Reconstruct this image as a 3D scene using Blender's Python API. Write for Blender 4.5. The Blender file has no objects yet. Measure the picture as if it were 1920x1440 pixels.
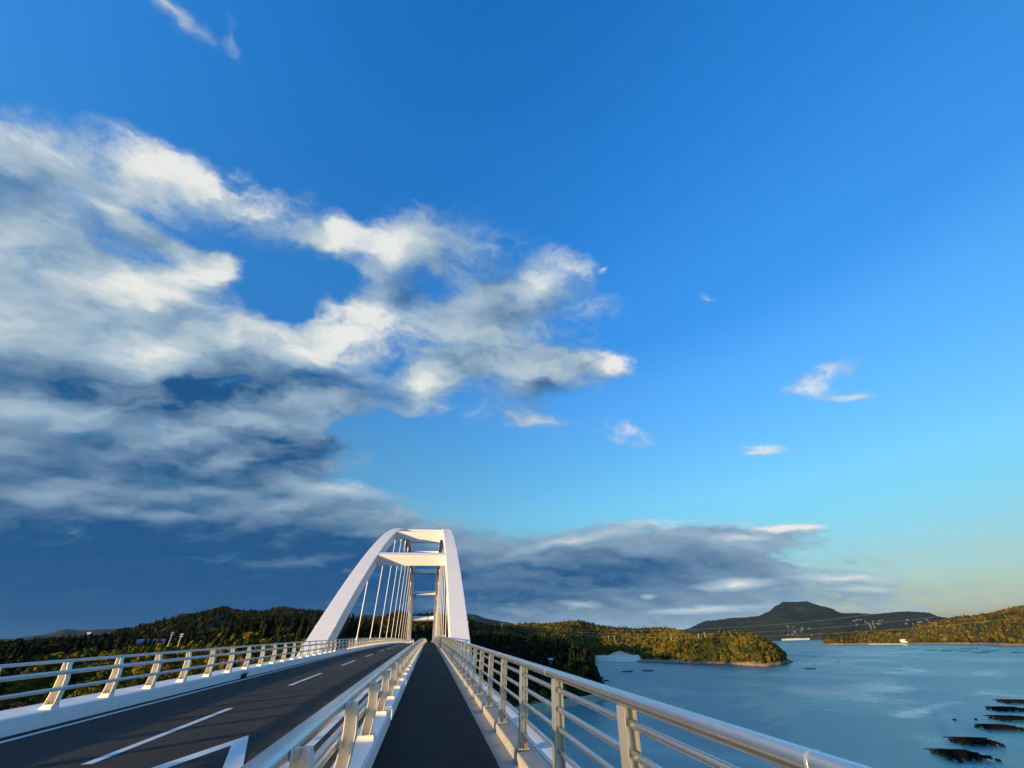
import bpy, bmesh, math, random
import numpy as np
from mathutils import Vector, Matrix, noise as mnoise

# ------------------------------------------------------------------ camera, sky, sun, exposure
scene = bpy.context.scene
col = scene.collection
CAM_H = 35.0            # camera above the water
EYE = 1.56              # camera above the walkway

cam_data = bpy.data.cameras.new('camera')
cam = bpy.data.objects.new('camera', cam_data)
col.objects.link(cam)
scene.camera = cam
cam_data.sensor_fit = 'HORIZONTAL'
cam_data.sensor_width = 36.0
cam_data.lens = 36.0 * 725.0 / 1920.0
cam_data.clip_start = 0.05
cam_data.clip_end = 40000.0
_p, _yaw, _roll = math.radians(33.903), math.radians(11.254), math.radians(-1.907)
_f = Vector((math.sin(_yaw) * math.cos(_p), math.cos(_yaw) * math.cos(_p), math.sin(_p)))
_r0 = Vector((math.cos(_yaw), -math.sin(_yaw), 0.0))
_u0 = _r0.cross(_f)
_r = _r0 * math.cos(_roll) + _u0 * math.sin(_roll)
_u = _r.cross(_f)
_m = Matrix((_r, _u, -_f)).transposed().to_4x4()
_m.translation = Vector((0, 0, CAM_H))
cam.matrix_world = _m

SUN_AZ = math.radians(56.0)      # light travels this far right of the bridge axis
SUN_EL = math.radians(5.2)
sun_dir = Vector((-math.sin(SUN_AZ) * math.cos(SUN_EL), -math.cos(SUN_AZ) * math.cos(SUN_EL), math.sin(SUN_EL)))
sun_data = bpy.data.lights.new('sun', 'SUN')
sun_data.energy = 4.8
sun_data.angle = math.radians(0.5)
sun_data.color = (1.0, 0.68, 0.32)
sun = bpy.data.objects.new('sun', sun_data)
col.objects.link(sun)
sun.rotation_euler = sun_dir.to_track_quat('Z', 'Y').to_euler()
sun.location = (-60, -40, 90)

scene.view_settings.view_transform = 'Standard'
scene.view_settings.look = 'None'
scene.view_settings.exposure = 1.0
scene.view_settings.gamma = 1.0
scene.view_settings.use_curve_mapping = False
scene.cycles.max_bounces = 8
scene.cycles.transparent_max_bounces = 8
scene.cycles.use_denoising = True
scene.cycles.use_adaptive_sampling = True
scene.cycles.adaptive_threshold = 0.02
scene.cycles.adaptive_min_samples = 6
CLOUD_COVER = [
    (-0.5793, 0.4967, 0.6463, -0.8482, -0.2137, 0.6771, 0.2369, 0.1573, 0.6),
    (-0.0421, 0.706, 0.707, -0.7856, -0.007, 0.0526, 0.3896, 0.2487, 0.42),
    (-0.6569, 0.4099, 0.6328, -0.83, -0.3552, 0.705, 0.1127, 0.0679, 0.42),
    (-0.5789, 0.4298, 0.6929, -0.7344, -0.3665, 0.5544, 0.1411, 0.0569, 0.45),
    (-0.4939, 0.4753, 0.7281, -0.7457, -0.1332, 0.6618, 0.1199, 0.0589, 0.42),
    (-0.4089, 0.5335, 0.7404, -0.7367, -0.0287, 0.6223, 0.1268, 0.0538, 0.36),
    (-0.3397, 0.5662, 0.751, -0.7198, -0.0489, 0.4847, 0.1044, 0.0566, 0.4),
    (-0.2707, 0.5846, 0.7648, -0.6786, -0.1875, 0.2064, 0.0639, 0.0515, 0.85),
    (-0.3228, 0.5223, 0.7893, -0.6611, -0.0128, 0.5372, 0.037, 0.0312, 0.4),
    (-0.6157, 0.4574, 0.6416, -0.7932, -0.4163, 0.5531, 0.0959, 0.0224, 0.45),
    (-0.5923, 0.5098, 0.624, -0.8817, -0.1938, 0.7027, 0.1293, 0.0276, 0.6),
    (-0.5254, 0.5675, 0.6339, -0.8769, -0.1326, 0.6373, 0.1107, 0.0262, 0.4),
    (-0.6325, 0.4697, 0.6159, -0.8756, -0.2782, 0.7069, 0.0431, 0.0241, -0.35),
    (-0.548, 0.5328, 0.6448, -0.8622, -0.1351, 0.6845, 0.0755, 0.0214, -0.35),
    (-0.3751, 0.6605, 0.6504, -0.8043, -0.3548, 0.1937, 0.0752, 0.0738, -0.75),
    (-0.717, 0.507, 0.4784, -0.9227, -0.6559, 0.5227, 0.1376, 0.1762, 1.1),
    (-0.6277, 0.5515, 0.5493, -0.9499, -0.3354, 0.6188, 0.1184, 0.0721, 0.65),
    (-0.4821, 0.6123, 0.6266, -0.7706, -0.509, 0.2018, 0.0821, 0.0349, 1.0),
    (-0.5349, 0.6205, 0.5735, -0.9034, -0.3858, 0.4231, 0.0916, 0.0425, 0.8),
    (-0.5943, 0.6156, 0.5175, -0.9994, -0.2948, 0.5831, 0.1264, 0.0765, 0.7),
    (-0.6844, 0.5732, 0.4507, -1.0103, -0.559, 0.5523, 0.1036, 0.0916, 0.7),
    (-0.2023, 0.7085, 0.6761, -0.6541, -0.5512, -0.3212, 0.1304, 0.0698, 0.9),
    (-0.1527, 0.6431, 0.7504, -0.4671, -0.5726, -0.5881, 0.1012, 0.0815, 0.55),
    (-0.1135, 0.586, 0.8023, -0.6365, -0.0682, 0.0994, 0.1316, 0.0716, 0.65),
    (0.0, 0.6071, 0.7946, -0.6414, 0.1291, 0.1708, 0.1385, 0.0875, 0.35),
    (-0.3108, 0.7161, 0.6249, -0.884, 0.1697, 0.5471, 0.0324, 0.0484, 0.5),
    (0.1913, 0.6463, 0.7387, -0.7369, -0.0703, -0.3649, 0.1728, 0.0717, 0.75),
    (0.0644, 0.7064, 0.7049, -0.7881, -0.0296, -0.1204, 0.2019, 0.0796, 0.7),
    (0.1391, 0.7508, 0.6457, -0.8658, 0.085, -0.1112, 0.233, 0.1023, 0.5),
    (0.2159, 0.803, 0.5554, -0.9808, 0.0583, -0.2237, 0.1787, 0.1102, 0.6),
    (0.3412, 0.663, 0.6664, -0.841, -0.0326, -0.5044, 0.1165, 0.0531, 0.3),
    (-0.0533, 0.8367, 0.545, -0.9176, -0.4582, -0.2627, 0.0925, 0.0738, 0.95),
    (0.0229, 0.8072, 0.5898, -0.849, -0.4675, -0.406, 0.1088, 0.0679, 0.5),
    (0.3171, 0.751, 0.5792, -0.9476, 0.1241, -0.3108, 0.1608, 0.0611, 0.65),
    (0.3968, 0.7223, 0.5664, -0.9684, 0.0257, -0.4847, 0.0542, 0.0214, 0.8),
    (0.2222, 0.8524, 0.4733, -1.077, 0.0537, -0.2262, 0.1642, 0.0436, 0.55),
    (0.4239, 0.7982, 0.428, -1.0994, 0.3408, -0.3194, 0.0948, 0.0342, 0.4),
    (-0.3381, 0.7561, 0.5604, -0.9482, -0.2802, 0.2245, 0.1799, 0.0721, 0.9),
    (-0.5711, 0.6624, 0.4848, -1.005, -0.4411, 0.4467, 0.2719, 0.0888, 0.9),
    (-0.268, 0.8322, 0.4853, -1.0529, -0.1982, 0.1999, 0.1925, 0.0623, 1.0),
    (-0.5008, 0.7515, 0.4296, -1.1003, -0.3252, 0.4267, 0.2955, 0.085, 1.1),
    (-0.6247, 0.701, 0.3442, -1.1952, -0.3536, 0.5922, 0.2064, 0.1002, 1.1),
    (-0.5149, 0.7738, 0.3688, -1.1763, -0.2859, 0.4703, 0.126, 0.062, 0.9),
    (-0.3191, 0.8693, 0.3776, -1.1773, -0.175, 0.2797, 0.1578, 0.0567, 0.9),
    (-0.5569, 0.7743, 0.3005, -1.2551, -0.2534, 0.5418, 0.3387, 0.087, 1.3),
    (-0.4341, 0.8519, 0.2929, -1.2686, -0.1786, 0.4159, 0.2292, 0.0532, 0.7),
    (-0.6402, 0.7368, 0.2171, -1.3465, -0.2176, 0.6662, 0.1645, 0.0753, 1.0),
    (-0.4921, 0.8571, 0.1524, -1.4172, -0.0911, 0.5071, 0.5677, 0.1473, 1.5),
    (-0.2944, 0.9288, 0.225, -1.3435, 0.0547, 0.3196, 0.3148, 0.0908, 1.2),
    (-0.1428, 0.9653, 0.2188, -1.3464, 0.1839, 0.1886, 0.1666, 0.0556, 0.8),
    (-0.0673, 0.982, 0.1768, -1.3931, -0.0161, 0.0655, 0.1663, 0.0674, 0.8),
    (-0.546, 0.8369, 0.0383, -1.5325, 0.0019, 0.5781, 0.4324, 0.0935, 1.5),
    (-0.1197, 0.9909, 0.0622, -1.5085, 0.0097, 0.1209, 0.4339, 0.1086, 1.2),
    (0.2982, 0.9461, 0.1263, -1.444, 0.0434, -0.2998, 0.5351, 0.1043, 1.3),
    (0.1665, 0.9703, 0.1757, -1.3942, 0.0254, -0.1654, 0.3028, 0.0518, 0.8),
    (0.4889, 0.8543, 0.1763, -1.3928, 0.0899, -0.5037, 0.2615, 0.0504, 1.0),
    (0.6311, 0.7567, 0.1705, -1.3988, 0.0895, -0.6796, 0.158, 0.0274, 0.7),
    (0.7091, 0.6834, 0.1736, -1.3958, 0.0782, -0.79, 0.075, 0.011, 0.9),
    (0.5909, 0.7977, 0.1204, -1.4497, 0.0893, -0.6266, 0.181, 0.0309, 0.5),
    (0.6082, 0.7893, 0.0843, -1.4864, 0.0231, -0.6546, 0.0831, 0.0127, 0.6),
    (0.7398, 0.6676, 0.0844, -1.4859, 0.0995, -0.8282, 0.1009, 0.0091, 0.55),
    (0.745, 0.6644, 0.0606, -1.5099, 0.0822, -0.8375, 0.1964, 0.0231, 0.35),
    (0.5348, 0.8435, 0.0497, -1.5211, 0.0177, -0.5642, 0.1235, 0.0077, 0.5),
    (0.4408, 0.8964, 0.0469, -1.5239, 0.0421, -0.455, 0.548, 0.0694, 0.7),
    (0.7454, 0.5114, 0.4276, -1.1259, 0.1139, -0.9154, 0.063, 0.0233, 0.5),
    (0.7306, 0.5439, 0.4127, -1.087, 0.4794, -0.6931, 0.0604, 0.0153, 0.61),
    (0.781, 0.4956, 0.38, -1.1709, 0.2192, -0.9137, 0.0421, 0.0142, 0.61),
    (0.6823, 0.6486, 0.3372, -1.2197, 0.1986, -0.7385, 0.0622, 0.0157, 0.52),
    (0.6641, 0.6718, 0.328, -1.2339, 0.1245, -0.7362, 0.0417, 0.009, 0.51),
    (0.5564, 0.7734, 0.3037, -1.2612, 0.0771, -0.599, 0.0294, 0.0071, 0.51),
    (0.5608, 0.5268, 0.6387, -0.8224, 0.3518, -0.507, 0.026, 0.0095, 0.51),
    (0.3801, 0.5643, 0.7328, -0.7374, -0.1415, -0.7468, 0.0192, 0.0089, 0.22),
    (-0.4737, 0.2648, 0.8399, -0.5242, -0.2446, 0.6645, 0.0318, 0.0248, 0.62),
    (-0.4353, 0.2873, 0.8532, -0.4549, -0.3181, 0.4185, 0.0504, 0.0218, 0.62),
    (-0.4005, 0.2856, 0.8707, -0.2668, -0.4451, -0.054, 0.0128, 0.0436, 0.5),
    (0.3223, 0.944, 0.0702, -1.5002, 0.1, -0.322, 0.0466, 0.0094, 0.77),
]
CLOUD_LIGHT = [
    (-0.5583, 0.7699, 0.309, -1.2451, -0.2625, 0.54, 0.5292, 0.1841, -0.24),
    (-0.3946, 0.8922, 0.2195, -1.348, -0.1125, 0.391, 0.5429, 0.1349, -0.18),
    (0.3213, 0.9387, 0.1252, -1.4451, 0.0465, -0.3239, 0.5798, 0.1205, -0.28),
    (-0.3884, 0.7948, 0.4663, -1.0663, -0.2662, 0.3104, 0.3253, 0.1048, -0.08),
    (-0.6463, 0.4006, 0.6495, -0.8001, -0.37, 0.6782, 0.0955, 0.0401, 0.32),
    (-0.5703, 0.4148, 0.709, -0.7024, -0.3794, 0.5295, 0.0885, 0.0348, 0.36),
    (-0.5098, 0.4476, 0.7347, -0.7237, -0.1981, 0.6311, 0.0802, 0.038, 0.42),
    (-0.4464, 0.5048, 0.7389, -0.7344, -0.0953, 0.619, 0.0861, 0.0413, 0.35),
    (-0.6065, 0.4956, 0.6218, -0.8741, -0.2498, 0.6817, 0.106, 0.0216, 0.3),
    (-0.3666, 0.5508, 0.7498, -0.72, -0.0726, 0.5047, 0.0728, 0.0399, 0.35),
    (-0.6886, 0.5059, 0.5195, -0.8592, -0.6511, 0.4556, 0.0458, 0.0718, 0.3),
    (-0.6897, 0.5543, 0.4658, -0.9768, -0.5874, 0.5357, 0.0305, 0.0369, 0.32),
    (-0.4784, 0.6134, 0.6284, -0.7694, -0.5057, 0.1986, 0.0783, 0.0309, 0.75),
    (-0.5413, 0.6182, 0.57, -0.9069, -0.3898, 0.4301, 0.0828, 0.0362, 0.4),
    (-0.255, 0.5855, 0.7696, -0.6399, -0.286, 0.0485, 0.0509, 0.0383, 0.6),
    (-0.6433, 0.58, 0.4998, -0.9438, -0.5513, 0.4744, 0.154, 0.106, 0.12),
    (-0.2189, 0.72, 0.6585, -0.6723, -0.5704, -0.3009, 0.0984, 0.0602, 0.75),
    (-0.159, 0.6338, 0.757, -0.4533, -0.5697, -0.5904, 0.0881, 0.0691, 0.6),
    (-0.1376, 0.5774, 0.8048, -0.63, -0.0895, 0.112, 0.0939, 0.0412, 0.3),
    (0.2155, 0.631, 0.7453, -0.7286, -0.0486, -0.3834, 0.1252, 0.0466, 0.75),
    (0.3968, 0.7223, 0.5664, -0.9684, 0.0257, -0.4847, 0.0542, 0.0214, 0.8),
    (0.0355, 0.6907, 0.7222, -0.7624, -0.0501, -0.1038, 0.0799, 0.0393, 0.3),
    (0.1526, 0.7484, 0.6454, -0.8655, 0.0938, -0.1216, 0.2331, 0.0818, -0.25),
    (0.2159, 0.803, 0.5554, -0.9808, 0.0583, -0.2237, 0.165, 0.0826, -0.2),
    (-0.0539, 0.833, 0.5506, -0.9341, -0.3866, -0.2073, 0.0726, 0.0538, 0.5),
    (0.1745, 0.8038, 0.5687, -0.9654, 0.0355, -0.1892, 0.0552, 0.0414, 0.4),
    (-0.3284, 0.7546, 0.568, -0.9392, -0.2765, 0.2134, 0.1391, 0.0507, 0.8),
    (-0.331, 0.8145, 0.4765, -1.059, -0.2333, 0.2569, 0.0636, 0.0265, 0.35),
    (-0.5652, 0.6652, 0.4878, -1.0459, -0.2311, 0.5724, 0.0867, 0.0597, 0.35),
    (-0.6398, 0.6845, 0.3493, -1.186, -0.3749, 0.6044, 0.0699, 0.0357, 0.5),
    (-0.5293, 0.762, 0.3732, -1.1695, -0.3005, 0.4822, 0.092, 0.0409, 0.4),
    (-0.668, 0.6137, 0.4209, -1.0717, -0.4963, 0.5737, 0.0654, 0.0517, -0.1),
    (-0.3701, 0.8005, 0.4715, -1.0617, -0.2565, 0.2924, 0.3031, 0.0648, -0.36),
    (-0.5095, 0.7367, 0.4446, -1.1049, -0.1436, 0.5332, 0.18, 0.0524, -0.22),
    (-0.5278, 0.7875, 0.3183, -1.236, -0.2507, 0.5044, 0.3775, 0.0701, -0.25),
    (-0.3176, 0.8743, 0.367, -1.1893, -0.1687, 0.2812, 0.1681, 0.0589, -0.2),
    (-0.4497, 0.8449, 0.2898, -1.2716, -0.1837, 0.4328, 0.2234, 0.042, -0.2),
    (-0.6521, 0.657, 0.3783, -1.1429, -0.4234, 0.5965, 0.1134, 0.0353, -0.25),
    (-0.5683, 0.7673, 0.297, -1.2586, -0.2577, 0.5554, 0.0824, 0.021, 0.2),
    (-0.4325, 0.8386, 0.3313, -1.2256, -0.2051, 0.403, 0.0538, 0.0174, 0.22),
    (-0.6352, 0.7419, 0.2146, -1.3524, -0.1372, 0.6777, 0.0736, 0.0133, 0.3),
    (-0.5561, 0.8046, 0.2082, -1.3608, -0.0543, 0.5931, 0.0488, 0.0108, 0.35),
    (-0.5008, 0.8383, 0.2156, -1.3511, -0.1472, 0.5057, 0.038, 0.0116, 0.35),
    (-0.2454, 0.9199, 0.3058, -1.26, -0.004, 0.2594, 0.2131, 0.0186, 0.4),
    (-0.4216, 0.8655, 0.2703, -1.2936, -0.157, 0.4088, 0.0801, 0.0148, 0.25),
    (-0.4432, 0.8771, 0.1849, -1.3838, -0.1031, 0.4484, 0.0496, 0.0098, 0.18),
    (-0.5407, 0.8345, 0.1064, -1.464, -0.0616, 0.5683, 0.4606, 0.11, -1.0),
    (-0.5963, 0.8006, 0.0588, -1.5119, -0.0224, 0.6388, 0.2223, 0.0835, -0.4),
    (-0.2515, 0.9442, 0.2126, -1.3554, 0.1022, 0.2827, 0.2403, 0.0642, -0.3),
    (-0.0894, 0.9822, 0.1655, -1.4046, -0.017, 0.0879, 0.1518, 0.0664, -0.35),
    (-0.2806, 0.9474, 0.154, -1.4151, -0.1173, 0.2695, 0.1285, 0.0168, 0.3),
    (-0.5166, 0.8556, 0.0309, -1.5399, 0.0096, 0.5435, 0.5232, 0.0713, -0.8),
    (-0.1197, 0.9909, 0.0622, -1.5085, 0.0097, 0.1209, 0.3797, 0.0889, -0.5),
    (0.2975, 0.9477, 0.1155, -1.4549, 0.042, -0.2993, 0.508, 0.076, -0.32),
    (0.4839, 0.8645, 0.136, -1.434, 0.0751, -0.5, 0.2799, 0.0378, -0.15),
    (0.5418, 0.8129, 0.2135, -1.3541, 0.1188, -0.5618, 0.1657, 0.0102, 0.7),
    (0.3259, 0.9238, 0.2009, -1.3675, -0.1002, -0.3598, 0.1637, 0.0116, 0.45),
    (0.6559, 0.732, 0.1844, -1.3823, 0.1797, -0.6965, 0.0756, 0.0096, 0.5),
    (0.7094, 0.6826, 0.1754, -1.3939, 0.0796, -0.7904, 0.0706, 0.009, 0.9),
    (0.6389, 0.75, 0.1712, -1.3973, 0.1286, -0.6832, 0.0582, 0.0063, 0.5),
    (0.6048, 0.7917, 0.0866, -1.4841, 0.0237, -0.6503, 0.0786, 0.0108, 0.9),
    (0.7398, 0.6676, 0.0844, -1.4859, 0.0995, -0.8282, 0.0932, 0.0082, 0.75),
    (0.756, 0.6514, 0.0642, -1.5063, 0.0872, -0.8539, 0.0443, 0.0053, 0.6),
    (0.5518, 0.8325, 0.0486, -1.5221, 0.0184, -0.5845, 0.1215, 0.0067, 0.7),
    (0.3223, 0.944, 0.0702, -1.5002, 0.1, -0.322, 0.0466, 0.0083, 0.6),
    (0.4607, 0.884, 0.0786, -1.492, 0.0532, -0.4762, 0.0154, 0.0061, 0.6),
    (0.7454, 0.5114, 0.4276, -1.1259, 0.1139, -0.9154, 0.063, 0.0233, 0.7),
    (0.7306, 0.5439, 0.4127, -1.087, 0.4794, -0.6931, 0.0604, 0.0153, 0.6),
    (0.781, 0.4956, 0.38, -1.1709, 0.2192, -0.9137, 0.0421, 0.0142, 0.6),
    (0.6823, 0.6486, 0.3372, -1.2197, 0.1986, -0.7385, 0.0622, 0.0157, 0.7),
    (0.6641, 0.6718, 0.328, -1.2339, 0.1245, -0.7362, 0.0417, 0.009, 0.6),
    (0.5564, 0.7734, 0.3037, -1.2612, 0.0771, -0.599, 0.0294, 0.0071, 0.6),
    (0.5608, 0.5268, 0.6387, -0.8224, 0.3518, -0.507, 0.026, 0.0095, 0.5),
    (0.3801, 0.5643, 0.7328, -0.7374, -0.1415, -0.7468, 0.0216, 0.0115, 0.5),
    (-0.4737, 0.2648, 0.8399, -0.5242, -0.2446, 0.6645, 0.0318, 0.0248, 0.5),
    (-0.4353, 0.2873, 0.8532, -0.4549, -0.3181, 0.4185, 0.0504, 0.0218, 0.5),
    (-0.4005, 0.2856, 0.8707, -0.2668, -0.4451, -0.054, 0.0112, 0.0436, 0.5),
    (0.4239, 0.7982, 0.428, -1.0994, 0.3408, -0.3194, 0.0948, 0.0342, 0.5),
    (0.2222, 0.8524, 0.4733, -1.077, 0.0537, -0.2262, 0.0821, 0.0273, 0.3),
    (0.3412, 0.663, 0.6664, -0.841, -0.0326, -0.5044, 0.1165, 0.0531, 0.35),
]
world = bpy.data.worlds.new('World')
scene.world = world
world.use_nodes = True


class NT:
    """small helper for node trees"""
    def __init__(self, tree):
        self.t = tree
        tree.nodes.clear()

    def n(self, kind, inputs=None, **props):
        nd = self.t.nodes.new(kind)
        for k, v in props.items():
            setattr(nd, k, v)
        for k, v in (inputs or {}).items():
            self.put(nd.inputs[k], v)
        return nd

    def put(self, sock, v):
        if isinstance(v, bpy.types.NodeSocket):
            self.t.links.new(v, sock)
        elif isinstance(v, bpy.types.Node):
            self.t.links.new(v.outputs[0], sock)
        else:
            sock.default_value = v

    def math(self, op, a, b=None, c=None, clamp=False):
        nd = self.n('ShaderNodeMath', operation=op, use_clamp=clamp)
        for i, v in enumerate((a, b, c)):
            if v is not None:
                self.put(nd.inputs[i], v)
        return nd.outputs[0]

    def vec(self, op, a, b=None, scale=None):
        nd = self.n('ShaderNodeVectorMath', operation=op)
        self.put(nd.inputs[0], a)
        if b is not None:
            self.put(nd.inputs[1], b)
        if scale is not None:
            self.put(nd.inputs['Scale'], scale)
        return nd.outputs['Value'] if op in ('DOT_PRODUCT', 'LENGTH') else nd.outputs[0]

    def rng(self, v, a, b, c=0.0, d=1.0, kind='SMOOTHSTEP'):
        nd = self.n('ShaderNodeMapRange', interpolation_type=kind)
        for i, x in enumerate((v, a, b, c, d)):
            self.put(nd.inputs[i], x)
        return nd.outputs[0]

    def mix(self, fac, a, b, blend='MIX'):
        nd = self.n('ShaderNodeMix', data_type='RGBA', blend_type=blend, clamp_factor=True)
        self.put(nd.inputs['Factor'], fac)
        self.put(nd.inputs[6], a)
        self.put(nd.inputs[7], b)
        return nd.outputs[2]

    def noise(self, vec, scale, detail=5.0, rough=0.55, lac=2.0, dist=0.0, color=False):
        nd = self.n('ShaderNodeTexNoise', noise_dimensions='3D')
        self.put(nd.inputs['Vector'], vec)
        self.put(nd.inputs['Scale'], scale)
        nd.inputs['Detail'].default_value = detail
        nd.inputs['Roughness'].default_value = rough
        nd.inputs['Lacunarity'].default_value = lac
        nd.inputs['Distortion'].default_value = dist
        return nd.outputs['Color'] if color else nd.outputs['Fac']

    def ramp(self, fac, stops, mode='LINEAR'):
        nd = self.n('ShaderNodeValToRGB')
        self.put(nd.inputs[0], fac)
        cr = nd.color_ramp
        cr.interpolation = mode
        while len(cr.elements) > 1:
            cr.elements.remove(cr.elements[-1])
        cr.elements[0].position = stops[0][0]
        cr.elements[0].color = (*stops[0][1], 1)
        for p, c in stops[1:]:
            e = cr.elements.new(p)
            e.color = (*c, 1)
        return nd.outputs['Color']


def build_sky():
    w = NT(world.node_tree)
    out = w.n('ShaderNodeOutputWorld')
    bg = w.n('ShaderNodeBackground')
    bg.inputs['Strength'].default_value = SKY_STRENGTH
    w.t.links.new(bg.outputs[0], out.inputs[0])
    sky = w.n('ShaderNodeTexSky', sky_type='NISHITA')
    sky.sun_disc = False
    sky.sun_elevation = SUN_EL
    sky.sun_rotation = math.atan2(sun_dir.x, sun_dir.y)
    sky.altitude = 0
    sky.air_density = 1.0
    sky.dust_density = 1.0
    sky.ozone_density = 2.0
    hs = w.n('ShaderNodeHueSaturation', {'Color': sky.outputs[0], 'Hue': 0.5, 'Saturation': SKY_SAT, 'Value': 1.0, 'Fac': 1.0})
    D = w.n('ShaderNodeTexCoord').outputs['Generated']
    D = w.vec('NORMALIZE', D)
    sep = w.n('ShaderNodeSeparateXYZ', {0: D})
    gain = w.ramp(sep.outputs[2], [(z, tuple(v / 4.0 for v in c)) for z, c in SKY_GAIN])
    base = w.vec('MULTIPLY', hs.outputs[0], w.vec('SCALE', gain, scale=4.0 * 1.11 * 2.0 ** -scene.view_settings.exposure))
    zc = w.math('ADD', w.math('MAXIMUM', sep.outputs[2], 0.0), 0.34)
    inv = w.math('DIVIDE', 1.0, zc)
    plane = w.vec('SCALE', D, scale=inv)
    # soft warps: big billows and fine wisps
    n1 = w.vec('SUBTRACT', w.noise(plane, 2.4, 3.0, 0.5, color=True), (0.5, 0.5, 0.5))
    n2 = w.vec('SUBTRACT', w.noise(plane, 8.0, 5.0, 0.58, color=True), (0.5, 0.5, 0.5))
    zs = w.math('MULTIPLY', w.math('SUBTRACT', zc, 0.24), 1.0)
    wz = w.n('ShaderNodeCombineXYZ', {0: zs, 1: zs, 2: w.math('MULTIPLY', zs, 0.8)})
    warp = w.vec('ADD', w.vec('SCALE', n1, scale=WARP1), w.vec('SCALE', n2, scale=WARP2))
    Dw = w.vec('ADD', D, w.vec('MULTIPLY', warp, wz.outputs[0]))

    def blobs(table, vec, acc, k):
        for cx, cy, cz, ex, ey, ez, s1, s2, wt in table:
            mp = w.n('ShaderNodeMapping', vector_type='TEXTURE')
            w.put(mp.inputs['Vector'], vec)
            mp.inputs['Location'].default_value = (cx, cy, cz)
            mp.inputs['Rotation'].default_value = (ex, ey, ez)
            mp.inputs['Scale'].default_value = (s1 * 1.25, s2 * 1.25, 0.9)
            g = w.n('ShaderNodeTexGradient', {0: mp.outputs[0]}, gradient_type='SPHERICAL')
            acc = w.math('MULTIPLY_ADD', g.outputs[1], wt * k, acc)
        return acc

    cover = blobs(CLOUD_COVER, Dw, 0.0, 1.2)
    light = blobs(CLOUD_LIGHT, Dw, 0.50, 0.74)

    # cloud texture: fractal noise drawn out along the wind, and the same noise a step towards the sun
    wp = w.vec('ADD', plane, w.vec('SCALE', n2, scale=0.16))
    mp = w.n('ShaderNodeMapping', vector_type='POINT')
    w.put(mp.inputs['Vector'], wp)
    mp.inputs['Rotation'].default_value = (0, 0, math.radians(-WIND))
    mp.inputs['Scale'].default_value = (0.62, 1.15, 1.0)
    wind = mp.outputs[0]
    fa = w.noise(wind, 5.0, 9.0, 0.60)
    fs = w.noise(wind, 5.0, 3.0, 0.50)
    fb = w.noise(w.vec('ADD', wind, (-0.035, -0.075, 0.0)), 5.0, 3.0, 0.50)
    fine = w.noise(wind, 19.0, 7.0, 0.62)
    tex = w.math('MULTIPLY_ADD', w.math('SUBTRACT', fa, 0.5), TEX1, w.math('MULTIPLY', w.math('SUBTRACT', fine, 0.5), TEX2))
    cv = w.math('MINIMUM', cover, COV_CAP)
    dens = w.math('ADD', cv, w.math('MULTIPLY', tex, w.rng(cover, 0.0, 0.30)))
    alpha = w.rng(dens, ALPHA0, ALPHA1)
    grad = w.math('SUBTRACT', fs, fb)
    soft = w.rng(sep.outputs[2], 0.10, 0.62, 0.30, 1.0)
    lt = w.math('MULTIPLY_ADD', w.math('MULTIPLY', grad, soft), 1.35, light)
    lt = w.math('MULTIPLY_ADD', w.math('MULTIPLY', w.math('SUBTRACT', fine, 0.5), soft), 0.10, lt)
    lt = w.math('MULTIPLY_ADD', w.math('MULTIPLY', w.math('SUBTRACT', fa, 0.5), soft), 0.40, lt)
    ccol = w.ramp(lt, CLOUD_RAMP, 'B_SPLINE')
    ccol = w.vec('SCALE', ccol, scale=CLOUD_GAIN / SKY_STRENGTH)
    final = w.mix(alpha, base, ccol)
    w.put(bg.inputs['Color'], final)
    world.cycles.sampling_method = 'MANUAL'
    world.cycles.sample_map_resolution = 512


SKY_STRENGTH = 0.15
SKY_SAT = 1.0
# clear air over the sea: how much deeper the blue is than the model's, by height
SKY_GAIN = [(0.0, (1.0, 1.2, 2.1)), (0.03, (0.98, 1.2, 2.1)), (0.056, (0.9, 1.05, 1.45)), (0.11, (0.92, 1.14, 1.34)),
            (0.2, (0.87, 1.48, 1.65)), (0.26, (0.96, 1.72, 1.95)), (0.51, (0.8, 1.95, 2.92)), (0.6, (0.55, 1.85, 3.1)),
            (0.7, (0.55, 2.05, 3.5)), (0.9, (0.38, 2.2, 4.1)), (1.0, (0.25, 2.0, 4.0))]
WARP1, WARP2 = 0.11, 0.12
WIND = 14.0
TEX1, TEX2, COV_CAP, ALPHA0, ALPHA1 = 2.5, 1.2, 1.35, 0.12, 1.22
CLOUD_GAIN = 2.0 ** -scene.view_settings.exposure
CLOUD_RAMP = [(0.0, (0.008, 0.082, 0.235)), (0.10, (0.04, 0.13, 0.28)), (0.28, (0.16, 0.27, 0.41)), (0.5, (0.27, 0.41, 0.56)), (0.78, (0.50, 0.60, 0.66)), (1.0, (0.86, 0.86, 0.82))]
build_sky()
# ------------------------------------------------------------------ helpers
RNG = random.Random(7)


def deck_z(y):
    """top of the roadway along the bridge (a gentle crest)"""
    return CAM_H - EYE + 0.030 * y - 8.2e-5 * y * y


def tag(o, label=None, cat=None, group=None, kind=None):
    if label:
        o['label'] = label
    if cat:
        o['category'] = cat
    if group:
        o['group'] = group
    if kind:
        o['kind'] = kind
    return o


def empty(name, loc=(0, 0, 0), parent=None):
    o = bpy.data.objects.new(name, None)
    o.empty_display_size = 0.5
    o.location = loc
    col.objects.link(o)
    if parent:
        o.parent = parent
    return o


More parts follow.
